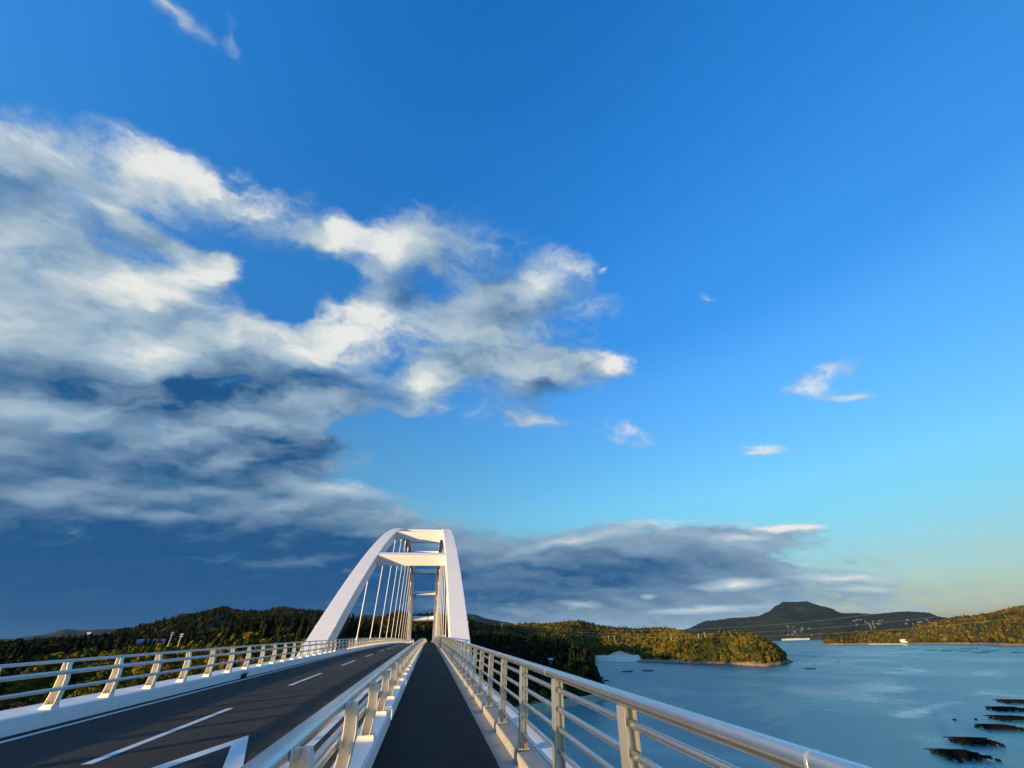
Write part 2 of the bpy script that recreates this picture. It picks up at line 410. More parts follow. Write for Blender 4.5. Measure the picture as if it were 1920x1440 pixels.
class MB:
    def __init__(self):
        self.v, self.f = [], []

    def add(self, verts, faces):
        b = len(self.v)
        self.v += [tuple(p) for p in verts]
        self.f += [tuple(b + i for i in q) for q in faces]
        return self

    def box(self, x0, x1, y0, y1, z0, z1):
        return self.add([(x0, y0, z0), (x1, y0, z0), (x1, y1, z0), (x0, y1, z0), (x0, y0, z1), (x1, y0, z1), (x1, y1, z1), (x0, y1, z1)],
                        [(0, 3, 2, 1), (4, 5, 6, 7), (0, 1, 5, 4), (1, 2, 6, 5), (2, 3, 7, 6), (3, 0, 4, 7)])

    def loft(self, rings, closed=True, caps=True):
        n = len(rings[0])
        vs = [p for r in rings for p in r]
        fs = []
        for i in range(len(rings) - 1):
            for j in range(n if closed else n - 1):
                k = (j + 1) % n
                fs.append((i * n + j, i * n + k, (i + 1) * n + k, (i + 1) * n + j))
        if caps and closed:
            fs.append(tuple(range(n - 1, -1, -1)))
            fs.append(tuple((len(rings) - 1) * n + j for j in range(n)))
        return self.add(vs, fs)

    def tube(self, pts, r, n=8, caps=True):
        rings = []
        for i, p in enumerate(pts):
            p = Vector(p)
            a = Vector(pts[max(i - 1, 0)])
            b = Vector(pts[min(i + 1, len(pts) - 1)])
            t = (b - a).normalized()
            s = t.cross(Vector((0, 0, 1)))
            if s.length < 1e-4:
                s = Vector((1, 0, 0))
            s.normalize()
            u = s.cross(t)
            rr = r[i] if isinstance(r, (list, tuple)) else r
            rings.append([p + (s * math.cos(q) + u * math.sin(q)) * rr for q in (2 * math.pi * k / n for k in range(n))])
        return self.loft(rings, True, caps)

    def mesh(self, name):
        m = bpy.data.meshes.new(name)
        m.from_pydata(self.v, [], self.f)
        m.validate()
        m.update()
        bm = bmesh.new()
        bm.from_mesh(m)
        bmesh.ops.recalc_face_normals(bm, faces=bm.faces)
        bm.to_mesh(m)
        bm.free()
        return m

    def build(self, name, mat, parent=None, smooth=False, bevel=0.0, loc=None):
        return place(self.mesh(name), name, mat, parent, smooth, bevel, loc)


def place(mesh, name, mat=None, parent=None, smooth=False, bevel=0.0, loc=None):
    o = bpy.data.objects.new(name, mesh)
    col.objects.link(o)
    if mat is not None and not mesh.materials:
        mesh.materials.append(mat)
    if smooth:
        mesh.shade_smooth()
        try:
            mesh.set_sharp_from_angle(angle=math.radians(40))
        except Exception:
            pass
    if bevel:
        md = o.modifiers.new('bevel', 'BEVEL')
        md.width = bevel
        md.segments = 2
        md.limit_method = 'ANGLE'
    if parent:
        o.parent = parent
    if loc is not None:
        o.location = loc
    return o


def sweep_y(section, ys, zoff=0.0):
    """section of (x, z above deck) carried along the deck"""
    return [[(x, y, deck_z(y) + z + zoff) for x, z in section] for y in ys]


def yrange(a, b, step):
    n = max(2, int(math.ceil((b - a) / step)) + 1)
    return [a + (b - a) * i / (n - 1) for i in range(n)]


def rounded(cx, cz, w, h, r, n=4):
    pts = []
    for qx, qz, a0 in ((1, 1, 0), (-1, 1, 90), (-1, -1, 180), (1, -1, 270)):
        for i in range(n + 1):
            a = math.radians(a0 + 90.0 * i / n)
            pts.append((cx + qx * (w / 2 - r) + r * math.cos(a), cz + qz * (h / 2 - r) + r * math.sin(a)))
    return pts


# ------------------------------------------------------------------ materials
def material(name, color, rough=0.6, metal=0.0, var=0.0, scale=4.0, bump=0.0, bscale=40.0, spec=0.5, build=None, rvar=0.0):
    m = bpy.data.materials.new(name)
    m.use_nodes = True
    t = NT(m.node_tree)
    out = t.n('ShaderNodeOutputMaterial')
    b = t.n('ShaderNodeBsdfPrincipled')
    t.t.links.new(b.outputs[0], out.inputs[0])
    b.inputs['Roughness'].default_value = rough
    b.inputs['Metallic'].default_value = metal
    b.inputs['Specular IOR Level'].default_value = spec
    c = (*color, 1.0)
    if var or rvar or bump:
        tc = t.n('ShaderNodeTexCoord').outputs['Object']
    if var:
        nz = t.noise(tc, scale, 6.0, 0.65)
        f = t.rng(nz, 0.3, 0.7, 1.0 - var, 1.0 + var)
        t.put(b.inputs['Base Color'], t.vec('SCALE', tuple(color), scale=f))
    else:
        b.inputs['Base Color'].default_value = c
    if rvar:
        t.put(b.inputs['Roughness'], t.rng(t.noise(tc, scale * 3.1, 5.0, 0.7), 0.3, 0.7, rough - rvar, rough + rvar))
    if bump:
        bp = t.n('ShaderNodeBump')
        bp.inputs['Strength'].default_value = bump
        bp.inputs['Distance'].default_value = 0.01
        t.put(bp.inputs['Height'], t.noise(tc, bscale, 4.0, 0.6))
        t.put(b.inputs['Normal'], bp.outputs[0])
    if build:
        build(t, b)
    return m


def asphalt(t, b):
    tc = t.n('ShaderNodeTexCoord').outputs['Object']
    grain = t.noise(tc, 90.0, 3.0, 0.7)
    sm = t.vec('MULTIPLY', tc, (1.4, 0.12, 1.0))
    wear = t.noise(sm, 1.0, 5.0, 0.6)
    patch = t.noise(tc, 0.35, 4.0, 0.6)
    f = t.math('ADD', t.rng(grain, 0.3, 0.75, 0.55, 1.5), t.rng(wear, 0.3, 0.7, -0.22, 0.22))
    f = t.math('MULTIPLY', f, t.rng(patch, 0.3, 0.7, 0.85, 1.15))
    # two worn wheel tracks in each lane
    sx = t.n('ShaderNodeSeparateXYZ', {0: t.vec('ADD', tc, t.vec('SCALE', t.noise(tc, 0.2, 2.0, 0.5, color=True), scale=0.35))})
    tr = t.math('COSINE', t.math('MULTIPLY', t.math('ADD', sx.outputs[0], 5.6), 4.2))
    f = t.math('MULTIPLY', f, t.rng(tr, -1.0, 1.0, 0.90, 1.12))
    t.put(b.inputs['Base Color'], t.vec('SCALE', (0.032, 0.030, 0.028), scale=f))
    t.put(b.inputs['Roughness'], t.rng(wear, 0.3, 0.7, 0.72, 0.9))
    bp = t.n('ShaderNodeBump')
    b.inputs['Diffuse Roughness'].default_value = 1.0
    bp.inputs['Strength'].default_value = 1.0
    bp.inputs['Distance'].default_value = 0.02
    t.put(bp.inputs['Height'], t.noise(tc, 140.0, 2.0, 0.5))
    t.put(b.inputs['Normal'], bp.outputs[0])


def walk_asphalt(t, b):
    tc = t.n('ShaderNodeTexCoord').outputs['Object']
    grain = t.noise(tc, 120.0, 3.0, 0.7)
    patch = t.noise(tc, 0.8, 5.0, 0.62)
    f = t.math('MULTIPLY', t.rng(grain, 0.3, 0.75, 0.6, 1.45), t.rng(patch, 0.3, 0.7, 0.8, 1.2))
    t.put(b.inputs['Base Color'], t.vec('SCALE', (0.022, 0.0235, 0.0235), scale=f))
    bp = t.n('ShaderNodeBump')
    b.inputs['Diffuse Roughness'].default_value = 1.0
    bp.inputs['Strength'].default_value = 1.0
    bp.inputs['Distance'].default_value = 0.02
    t.put(bp.inputs['Height'], t.noise(tc, 160.0, 2.0, 0.5))
    t.put(b.inputs['Normal'], bp.outputs[0])


def stained(color, streak, amount):
    def f(t, b):
        tc = t.n('ShaderNodeTexCoord').outputs['Object']
        s1 = t.noise(t.vec('MULTIPLY', tc, (2.0, 2.0, 0.5)), 1.2, 6.0, 0.65)
        s2 = t.noise(tc, 14.0, 4.0, 0.6)
        k = t.math('MULTIPLY', t.rng(s1, 0.45, 0.75), amount)
        k = t.math('MULTIPLY_ADD', t.rng(s2, 0.5, 0.8), amount * 0.4, k)
        t.put(b.inputs['Base Color'], t.mix(k, (*color, 1), (*streak, 1)))
    return f


M = {}
M['asphalt'] = material('asphalt', (0.04, 0.04, 0.04), 0.82, build=asphalt, spec=0.3)
M['walk'] = material('walkway_asphalt', (0.036, 0.037, 0.04), 0.88, build=walk_asphalt, spec=0.25)
def worn_paint(t, b):
    tc = t.n('ShaderNodeTexCoord').outputs['Object']
    a = t.noise(tc, 55.0, 5.0, 0.7)
    c = t.noise(tc, 1.7, 4.0, 0.6)
    k = t.rng(t.math('MULTIPLY_ADD', t.math('SUBTRACT', c, 0.5), 0.35, a), 0.60, 0.70)
    d = t.rng(c, 0.3, 0.7, 0.62, 0.76)
    t.put(b.inputs['Base Color'], t.mix(k, t.vec('SCALE', (1.0, 1.0, 0.98), scale=d), (0.06, 0.055, 0.05, 1)))


M['paint'] = material('road_paint', (0.72, 0.73, 0.72), 0.6, build=worn_paint)
M['white_steel'] = material('white_painted_steel', (0.80, 0.79, 0.79), 0.42, build=stained((0.66, 0.65, 0.655), (0.54, 0.52, 0.50), 0.28))
M['parapet'] = material('pale_concrete', (0.66, 0.68, 0.70), 0.75, build=stained((0.74, 0.76, 0.77), (0.56, 0.56, 0.55), 0.4))
M['concrete'] = material('grey_concrete', (0.38, 0.37, 0.36), 0.85, build=stained((0.30, 0.285, 0.26), (0.18, 0.17, 0.15), 0.6))
M['alu'] = material('satin_aluminium', (0.60, 0.585, 0.55), 0.34, metal=0.78, var=0.03, scale=2.0)
M['alu_rail'] = material('anodised_rail', (0.62, 0.63, 0.64), 0.26, metal=0.94, var=0.03, scale=1.2)
M['cream_post'] = material('cream_post_paint', (0.72, 0.68, 0.58), 0.42, metal=0.25, var=0.07, scale=12.0)
M['pale_rail'] = material('pale_rail_paint', (0.52, 0.55, 0.57), 0.38, metal=0.4, var=0.05, scale=5.0)
M['bolt'] = material('rusty_bolt', (0.22, 0.15, 0.10), 0.7, metal=0.5, var=0.3, scale=60.0)
M['pad'] = material('cream_pad', (0.74, 0.70, 0.62), 0.6, var=0.06, scale=10.0)

Y0, Y1 = -14.0, 300.0
DECK_YS = yrange(Y0, 60.0, 3.0) + yrange(60.0, Y1, 6.0)[1:]

# ------------------------------------------------------------------ road and walkway
def strip(x0, x1, y0, y1, lift, step=3.0, cols=1):
    mb = MB()
    ys = yrange(y0, y1, step)
    xs = [x0 + (x1 - x0) * i / cols for i in range(cols + 1)]
    mb.loft([[(x, y, deck_z(y) + lift) for x in xs] for y in ys], closed=False)
    return mb


road = strip(-7.96, -1.00, Y0, Y1, 0.0).build('road', M['asphalt'])
tag(road, kind='structure')
walkway = strip(-0.66, 1.06, Y0, Y1, 0.0).build('walkway', M['walk'])
tag(walkway, kind='structure')
kerb_strip = strip(1.06, 1.335, Y0, Y1, 0.0).build('kerb_strip', M['concrete'])
tag(kerb_strip, kind='structure')

y = 8.85 - 20.0
while y < 200:
    strip(-4.90, -4.75, y, y + 5.0, 0.004, 2.5).build('lane_dash', M['paint'], road)
    y += 10.0
strip(-7.64, -7.49, Y0, 220.0, 0.004).build('edge_line', M['paint'], road)
strip(-1.86, -1.71, Y0, 220.0, 0.004).build('edge_line', M['paint'], road)

# the diamond that warns of a crossing
cx, cy = -3.12, 7.72
ho, wo, th = 2.50, 0.80, 0.25
mb = MB()
hi, wi = ho - th * math.hypot(ho, wo) / wo * 0.92, wo - th * math.hypot(ho, wo) / ho
out4 = [(cx, cy + ho), (cx + wo, cy), (cx, cy - ho), (cx - wo, cy)]
in4 = [(cx, cy + hi), (cx + wi, cy), (cx, cy - hi), (cx - wi, cy)]
vs = [(a, b, deck_z(b) + 0.004) for a, b in out4 + in4]
mb.add(vs, [(0, 1, 5, 4), (1, 2, 6, 5), (2, 3, 7, 6), (3, 0, 4, 7)])
mb.build('diamond_marking', M['paint'], road)

# ------------------------------------------------------------------ kerbs
par = empty('parapet_kerb', (0, 0, 0))
tag(par, kind='structure')
sec = [(-7.93, -0.3), (-7.93, 0.27), (-7.955, 0.295), (-8.75, 0.33), (-8.78, 0.30), (-8.78, -1.4), (-8.6, -1.4)]
edges = [Y0 + 7.5 * i for i in range(int((Y1 - Y0) / 7.5) + 1)]
for a, b in zip(edges[:-1], edges[1:]):
    mb = MB()
    mb.loft(sweep_y(sec, yrange(a + 0.006, b - 0.006, 2.5)))
    mb.build('parapet_block', M['parapet'], par)

div = empty('divider_kerb', (0, 0, 0))
tag(div, kind='structure')
seg = 5.86
sec = [(-1.03, -0.2), (-1.03, 0.20), (-1.00, 0.235), (-0.66, 0.235), (-0.63, 0.205), (-0.63, -0.2)]
y = 10.42 - seg * 4
while y < 235:
    mb = MB()
    mb.loft(sweep_y(sec, yrange(y + 0.36, y + seg, 1.5)))
    mb.build('kerb_block', M['parapet'], div)
    MB().loft(sweep_y([(-1.02, -0.1), (-1.02, 0.012), (-0.64, 0.012), (-0.64, -0.1)], [y - 0.01, y + 0.37])).build('drain_slot', M['concrete'], div)
    y += seg

rk = empty('walkway_kerb', (0, 0, 0))
tag(rk, kind='structure')
seg = 2.0
y = Y0
while y < 235:
    mb = MB()
    s2 = [(1.30, -0.2), (1.305, 0.105), (1.32, 0.118), (1.545, 0.118), (1.56, 0.105), (1.56, -0.2)]
    mb.loft(sweep_y(s2, [y + 0.004, y + seg / 2, y + seg - 0.004]))
    mb.build('kerb_block', M['concrete'], rk)
    y += seg
MB().loft(sweep_y([(1.562, -1.4), (1.562, 0.085), (1.60, 0.10), (1.90, 0.10), (1.92, 0.08), (1.92, -1.4)], yrange(Y0, 235, 3.0))).build(
    'fascia', M['white_steel'], rk, smooth=True)

# ------------------------------------------------------------------ posts and rails
def h_post(profile, width, depth, tk=0.010, web_y=0.0):
    """H-section post: profile = [(z, x centre, width factor)], flanges left and right, web across"""
    mb = MB()
    for side in (-1, 1):
        rings = []
        for z, xc, wf in profile:
            xo = xc + side * width * wf / 2
            xi = xo - side * tk
            rings.append([(xo, -depth / 2, z), (xi, -depth / 2, z), (xi, depth / 2, z), (xo, depth / 2, z)])
        mb.loft(rings)
    rings = []
    for z, xc, wf in profile:
        a, b = xc - width * wf / 2 + tk * 0.9, xc + width * wf / 2 - tk * 0.9
        rings.append([(a, web_y - 0.005, z), (b, web_y - 0.005, z), (b, web_y + 0.005, z), (a, web_y + 0.005, z)])
    mb.loft(rings)
    return mb


def base_plate(x, w, d, z, pad_h, front):
    mb = MB()
    mb.box(x - w / 2, x + w / 2, -d / 2, d / 2, z + pad_h, z + pad_h + 0.016)
    return mb


def bolts(x, w, z, yy):
    r = []
    for sx in (-1, 1):
        mb = MB()
        xx = x + sx * w * 0.24
        mb.tube([(xx, yy, z), (xx, yy, z + 0.035), (xx, yy, z + 0.036), (xx, yy, z + 0.062)], [0.016, 0.016, 0.009, 0.009], 6)
        r.append(mb.mesh('bolt'))
    return r


def railing(name, label, post_ys, post_mesh, plate_mesh, pad_mesh, bolt_mesh, rails, mat_post, detail_to, rail_mat, joint_ys):
    root = empty(name, (0, post_ys[0], deck_z(post_ys[0])))
    tag(root, label, 'railing')
    root.matrix_world  # identity apart from the location
    inv = Vector(root.location)
    for yy in post_ys:
        p = place(post_mesh, 'post', mat_post, root, loc=Vector((0, yy, deck_z(yy))) - inv)
        q = place(plate_mesh, 'base_plate', mat_post, p)
        if pad_mesh:
            place(pad_mesh, 'base_pad', M['pad'], p)
        if yy < detail_to:
            for bmesh_ in bolt_mesh:
                place(bmesh_, 'bolt', M['bolt'], p)
    ys = [post_ys[0] - 2.5] + yrange(post_ys[0], 40.0, 1.0) + yrange(40.0, post_ys[-1] + 0.5, 3.0)[1:]
    for sec in rails:
        o = MB().loft([[(x, yy - inv.y, deck_z(yy) + z - inv.z) for x, z in sec] for yy in ys]).build('rail', rail_mat, root, smooth=True)
    for yy, sec in joint_ys:
        cxm = sum(a for a, b in sec) / len(sec)
        czm = sum(b for a, b in sec) / len(sec)
        s3 = [(cxm + (a - cxm) * 1.035, czm + (b - czm) * 1.035) for a, b in sec]
        MB().loft([[(x, q - inv.y, deck_z(q) + z - inv.z) for x, z in s3] for q in (yy - 0.006, yy + 0.006)]).build('rail_joint', M['alu'], root)
    return root


def ys_from(a, step, b):
    r = []
    while a < b:
        r.append(a)
        a += step
    return r


# left road railing: bowed posts, three rails on the road side
prof = [(0.37, -8.06, 1.15), (0.50, -8.055, 1.08), (0.66, -8.05, 1.0), (0.82, -8.06, 0.92), (0.96, -8.09, 0.80), (1.06, -8.115, 0.62), (1.165, -8.12, 0.55)]
pm = h_post(prof, 0.17, 0.15, 0.011, 0.05).mesh('post')
bm_ = base_plate(-8.06, 0.20, 0.19, 0.30, 0.06, 1).mesh('base_plate')
pad = MB()
pad.add([(-7.945, -0.12, 0.285), (-8.19, -0.12, 0.30), (-8.19, 0.12, 0.30), (-7.945, 0.12, 0.285), (-7.965, -0.105, 0.36), (-8.165, -0.105, 0.36), (-8.165, 0.105, 0.36), (-7.965, 0.105, 0.36)],
        [(0, 1, 2, 3), (4, 7, 6, 5), (0, 4, 5, 1), (1, 5, 6, 2), (2, 6, 7, 3), (3, 7, 4, 0)])
padm = pad.mesh('base_pad')
bo = bolts(-8.06, 0.17, 0.376, -0.045)
L_RAILS = [rounded(-8.09, 1.16, 0.062, 0.062, 0.030), rounded(-8.00, 0.95, 0.085, 0.085, 0.041), rounded(-7.95, 0.655, 0.072, 0.072, 0.035)]
left_railing = railing('road_railing', 'cream posted three-rail railing along the far left edge of the road', ys_from(12.61 - 1.81 * 5, 1.81, 236), pm, bm_, padm, bo, L_RAILS,
                       M['cream_post'], 32, M['pale_rail'], [])

# divider between road and walkway
prof = [(0.30, -0.80, 1.0), (0.40, -0.785, 1.0), (0.52, -0.765, 1.0), (0.66, -0.755, 1.0), (0.80, -0.765, 0.95), (0.905, -0.785, 0.85)]
pm = h_post(prof, 0.135, 0.13, 0.010, 0.045).mesh('post')
bm_ = base_plate(-0.785, 0.215, 0.17, 0.235, 0.045, 1).mesh('base_plate')
pad = MB()
pad.box(-0.90, -0.67, -0.105, 0.105, 0.233, 0.281)
padm = pad.mesh('base_pad')
bo = bolts(-0.785, 0.19, 0.296, -0.05)
D_RAILS = [rounded(-0.935, 0.875, 0.18, 0.105, 0.048, 5), rounded(-0.925, 0.56, 0.15, 0.095, 0.044, 5)]
post_d = ys_from(3.75 - 2.02 * 3, 2.02, 236)
divider_railing = railing('divider_railing', 'low railing with a broad rounded top rail between the road and the walkway', post_d, pm, bm_, padm, bo, D_RAILS,
                          M['cream_post'], 22, M['alu_rail'], [])
brk = [MB().box(-0.86, -0.795, -0.03, 0.03, z - 0.03, z + 0.03).mesh('rail_bracket') for z in (0.875, 0.56)]
for p in [c for c in divider_railing.children if c.name.startswith('post')][:60]:
    for bm1 in brk:
        place(bm1, 'rail_bracket', M['alu'], p)

# walkway railing on the water side
prof = [(0.15, 1.405, 1.12), (0.24, 1.412, 1.04), (0.40, 1.424, 1.0), (0.60, 1.436, 0.98), (0.85, 1.450, 0.96), (1.06, 1.462, 0.92)]
pm = h_post(prof, 0.105, 0.13, 0.010, 0.042).mesh('post')
bm_ = base_plate(1.41, 0.17, 0.17, 0.118, 0.016, 1).mesh('base_plate')
bo = bolts(1.41, 0.13, 0.150, -0.045)
R_RAILS = [rounded(1.465, 1.098, 0.098, 0.088, 0.040, 5)]
for z in (0.965, 0.80, 0.633, 0.462, 0.29):
    R_RAILS.append(rounded(1.40 + 0.057 * (z + 0.1), z, 0.046, 0.046, 0.0225, 3))
post_r = ys_from(3.47 - 1.85 * 4, 1.85, 236)
walk_railing = railing('walkway_railing', 'tall satin metal railing of six rails along the walkway above the water', post_r, pm, bm_, None, bo, R_RAILS,
                       M['alu'], 22, M['alu_rail'], [(1.76 + 3.94 * i, R_RAILS[0]) for i in range(-1, 8)])

# ------------------------------------------------------------------ the arch bridge
bridge = empty('arch_bridge', (-3.5, 146, deck_z(146)))
tag(bridge, 'white steel tied arch bridge with two ribs and cross beams over the road', 'bridge')
B0 = Vector(bridge.location)
AC, AH = 146.0, 101.5
LEAN = 0.030


def arch_z(yv):
    u = (yv - AC) / AH
    return CAM_H + 0.8 + 29.0 * (1 - u * u)


def arch_frame(yv):
    """extrados height, unit tangent and normal in the y-z plane"""
    s = -29.0 * 2 * (yv - AC) / (AH * AH)
    l = math.hypot(1, s)
    return arch_z(yv), (1 / l, s / l), (-s / l, 1 / l)


RIB_W, RIB_D = 1.90, 1.75


def rib_x(side, z):
    """inner face of a rib at height z"""
    return (-9.0 + LEAN * (z - CAM_H)) if side < 0 else (2.0 - LEAN * (z - CAM_H))


for side in (-1, 1):
    rings = []
    for yv in yrange(AC - AH * 1.42, AC + AH * 1.42, 3.0):
        z, t, n = arch_frame(yv)
        ring = []
        for across, down in ((0, 0), (1, 0), (1, 1), (0, 1)):
            yy = yv - n[0] * RIB_D * down
            zz = z - n[1] * RIB_D * down
            ring.append(Vector((rib_x(side, zz) + side * RIB_W * across, yy, zz)) - B0)
        rings.append(ring)
    MB().loft(rings).build('arch_rib', M['white_steel'], bridge, bevel=0.05)

# splice bands where the rib sections were joined
for side in (-1, 1):
    for yv in [24.0 + 11.3 * i for i in range(22)]:
        rings = []
        for yy0 in (yv - 0.11, yv + 0.11):
            z, t, n = arch_frame(yy0)
            ring = []
            for across, down in ((-0.006, -0.006), (1.006, -0.006), (1.006, 1.006), (-0.006, 1.006)):
                yy = yy0 - n[0] * RIB_D * down
                zz = z - n[1] * RIB_D * down
                ring.append(Vector((rib_x(side, zz) + side * RIB_W * across, yy, zz)) - B0)
            rings.append(ring)
        MB().loft(rings).build('splice_band', M['white_steel'], bridge)

for yv in [67.0 + 22.57 * i for i in range(8)]:
    z, t, n = arch_frame(yv)
    rings = []
    for side in (-1, 1):
        ring = []
        for along, down in ((-0.75, 0.04), (0.75, 0.04), (0.75, 1.60), (-0.75, 1.60)):
            yy = yv + t[0] * along - n[0] * down
            zz = z + t[1] * along - n[1] * down
            ring.append(Vector((rib_x(side, zz) + side * 0.1, yy, zz)) - B0)
        rings.append(ring)
    MB().loft(rings).build('cross_beam', M['white_steel'], bridge, bevel=0.03)

for i in range(11):
    yv = 67.7 + 15.05 * i
    z, t, n = arch_frame(yv)
    zt = z - RIB_D / n[1] * 0.97
    zb = deck_z(yv) - 0.4
    for side in (-1, 1):
        xt = rib_x(side, zt) + side * RIB_W / 2
        xb = rib_x(side, zb) + side * RIB_W / 2
        if side < 0:
            xb = max(xb, -10.0)
        hg = MB().tube([Vector((xb, yv, zb)) - B0, Vector((xt, yv, zt)) - B0], 0.062, 8).build('hanger', M['white_steel'], bridge, smooth=True)
        f = lambda s: Vector((xb + (xt - xb) * s, yv, zb + (zt - zb) * s)) - B0
        L_ = zt - zb
        MB().tube([f(0.0), f(1.3 / L_), f(1.9 / L_)], [0.19, 0.17, 0.07], 8).build('socket', M['white_steel'], hg, smooth=True)
        MB().tube([f(1 - 1.5 / L_), f(1 - 0.8 / L_), f(1.0)], [0.07, 0.15, 0.17], 8).build('socket', M['white_steel'], hg, smooth=True)
    MB().add([Vector(v) - B0 for v in ((-10.4, yv - 0.35, deck_z(yv) - 0.45), (3.4, yv - 0.35, deck_z(yv) - 0.45), (3.4, yv + 0.35, deck_z(yv) - 0.45), (-10.4, yv + 0.35, deck_z(yv) - 0.45),
                                         (-10.4, yv - 0.35, deck_z(yv) - 1.0), (3.4, yv - 0.35, deck_z(yv) - 1.0), (3.4, yv + 0.35, deck_z(yv) - 1.0), (-10.4, yv + 0.35, deck_z(yv) - 1.0))],
             [(0, 1, 2, 3), (7, 6, 5, 4), (0, 4, 5, 1), (1, 5, 6, 2), (2, 6, 7, 3), (3, 7, 4, 0)]).build('cross_girder', M['white_steel'], bridge)

MB().loft([[Vector(v) - B0 for v in r] for r in sweep_y([(-8.55, -0.02), (1.55, -0.02), (1.55, -0.5), (0.2, -2.6), (-7.2, -2.6), (-8.55, -0.5)], DECK_YS, 0.0)]).build(
    'deck_girder', M['white_steel'], bridge)
for xx in (-6.4, -0.6):
    MB().box(xx - 0.9 - B0.x, xx + 0.9 - B0.x, 18 - B0.y, 20 - B0.y, -3 - B0.z, deck_z(19) - 2.5 - B0.z).build('pier', M['concrete'], bridge)
    MB().box(xx - 0.9 - B0.x, xx + 0.9 - B0.x, 272 - B0.y, 274 - B0.y, -3 - B0.z, deck_z(273) - 2.5 - B0.z).build('pier', M['concrete'], bridge)
# ------------------------------------------------------------------ land
def fbm(x, y, scale, octaves=5, seed=0.0):
    return mnoise.fractal(Vector((x / scale + seed, y / scale - seed * 0.7, seed * 1.3)), 1.0, 2.0, octaves)


def ground_mat(t, b):
    g = t.n('ShaderNodeNewGeometry')
    sp = t.n('ShaderNodeSeparateXYZ', {0: g.outputs['Position']})
    sn = t.n('ShaderNodeSeparateXYZ', {0: g.outputs['True Normal']})
    nz = t.noise(g.outputs['Position'], 0.06, 6.0, 0.6)
    nf = t.noise(g.outputs['Position'], 0.9, 5.0, 0.6)
    shrub = t.ramp(nz, [(0.35, (0.014, 0.017, 0.006)), (0.5, (0.030, 0.029, 0.009)), (0.68, (0.056, 0.040, 0.012))])
    shrub = t.vec('SCALE', shrub, scale=t.rng(nf, 0.3, 0.7, 0.45, 1.45))
    rock = t.ramp(nf, [(0.3, (0.12, 0.085, 0.05)), (0.5, (0.30, 0.215, 0.125)), (0.7, (0.42, 0.32, 0.20))])
    edge = t.math('MULTIPLY_ADD', t.math('SUBTRACT', nz, 0.5), 14.0, sp.outputs[2])
    low = t.rng(edge, 2.5, 7.0, 1.0, 0.0)
    steep = t.math('MULTIPLY', t.rng(sn.outputs[2], 0.45, 0.7, 1.0, 0.0), 0.7)
    wet = t.rng(sp.outputs[2], 0.4, 1.6, 0.25, 1.0)
    c = t.mix(t.math('MAXIMUM', low, steep), shrub, t.vec('SCALE', rock, scale=wet))
    t.put(b.inputs['Base Color'], c)
    bp = t.n('ShaderNodeBump')
    bp.inputs['Strength'].default_value = 0.8
    bp.inputs['Distance'].default_value = 0.8
    t.put(bp.inputs['Height'], nf)
    t.put(b.inputs['Normal'], bp.outputs[0])


def canopy_mat(dark, mid, bright, scale):
    def f(t, b):
        g = t.n('ShaderNodeNewGeometry')
        n1 = t.noise(g.outputs['Position'], scale, 3.0, 0.6)
        n2 = t.noise(g.outputs['Position'], scale * 14, 4.0, 0.65)
        v = t.math('MULTIPLY_ADD', t.math('SUBTRACT', n2, 0.5), 0.9, n1)
        t.put(b.inputs['Base Color'], t.ramp(v, [(0.3, dark), (0.5, mid), (0.72, bright)]))
        bp = t.n('ShaderNodeBump')
        bp.inputs['Strength'].default_value = 1.0
        bp.inputs['Distance'].default_value = 5.0
        t.put(bp.inputs['Height'], n2)
        t.put(b.inputs['Normal'], bp.outputs[0])
    return f


M['ground'] = material('scrub_and_rock', (0.05, 0.05, 0.02), 0.95, spec=0.1, build=ground_mat)
M['far_canopy'] = material('far_canopy', (0.03, 0.04, 0.02), 0.95, spec=0.05, build=canopy_mat((0.012, 0.018, 0.010), (0.030, 0.034, 0.014), (0.060, 0.050, 0.020), 0.006))
M['far_hill'] = material('far_wooded_hill', (0.03, 0.04, 0.03), 0.95, spec=0.05, build=canopy_mat((0.008, 0.014, 0.013), (0.014, 0.021, 0.019), (0.022, 0.028, 0.022), 0.004))  # cloud shadow put into the colour: canopy made darker and bluer


def lerp_table(tab, a):
    if a <= tab[0][0]:
        return tab[0][1:]
    for p, q in zip(tab[:-1], tab[1:]):
        if a <= q[0]:
            k = (a - p[0]) / max(q[0] - p[0], 1e-6)
            k2 = k * k * (3 - 2 * k) * 0.6 + k * 0.4
            return [u + (v - u) * k2 for u, v in zip(p[1:], q[1:])]
    return tab[-1][1:]


def polar_height(tab, az, d, rough, bump, seed):
    df, zf, dc, zc, db = lerp_table(tab, az)
    x, y = d * math.sin(math.radians(az)), d * math.cos(math.radians(az))
    if d < df:
        return -3.0 if zf <= 0.5 else zf - 4
    if d <= dc:
        k = (d - df) / (dc - df)
        e = (k ** 0.62) * 0.65 + 0.35 * k * k * (3 - 2 * k)
        z = zf + (zc - zf) * e
    else:
        k = min((d - dc) / (db - dc), 1.0)
        e = k * k * (3 - 2 * k)
        z = zc * (1 - e * 0.75) - 4 * e
        k = 1.0
    amp = min(1.0, (d - df) / max(0.25 * (dc - df), 1.0))
    z += amp * rough * fbm(x, y, rough * 9.0, 5, seed) * (0.35 if d > dc * 0.96 and d < dc * 1.04 else 1.0)
    if bump:
        z += amp * bump * fbm(x, y, bump * 3.5, 3, seed + 5)
    return z


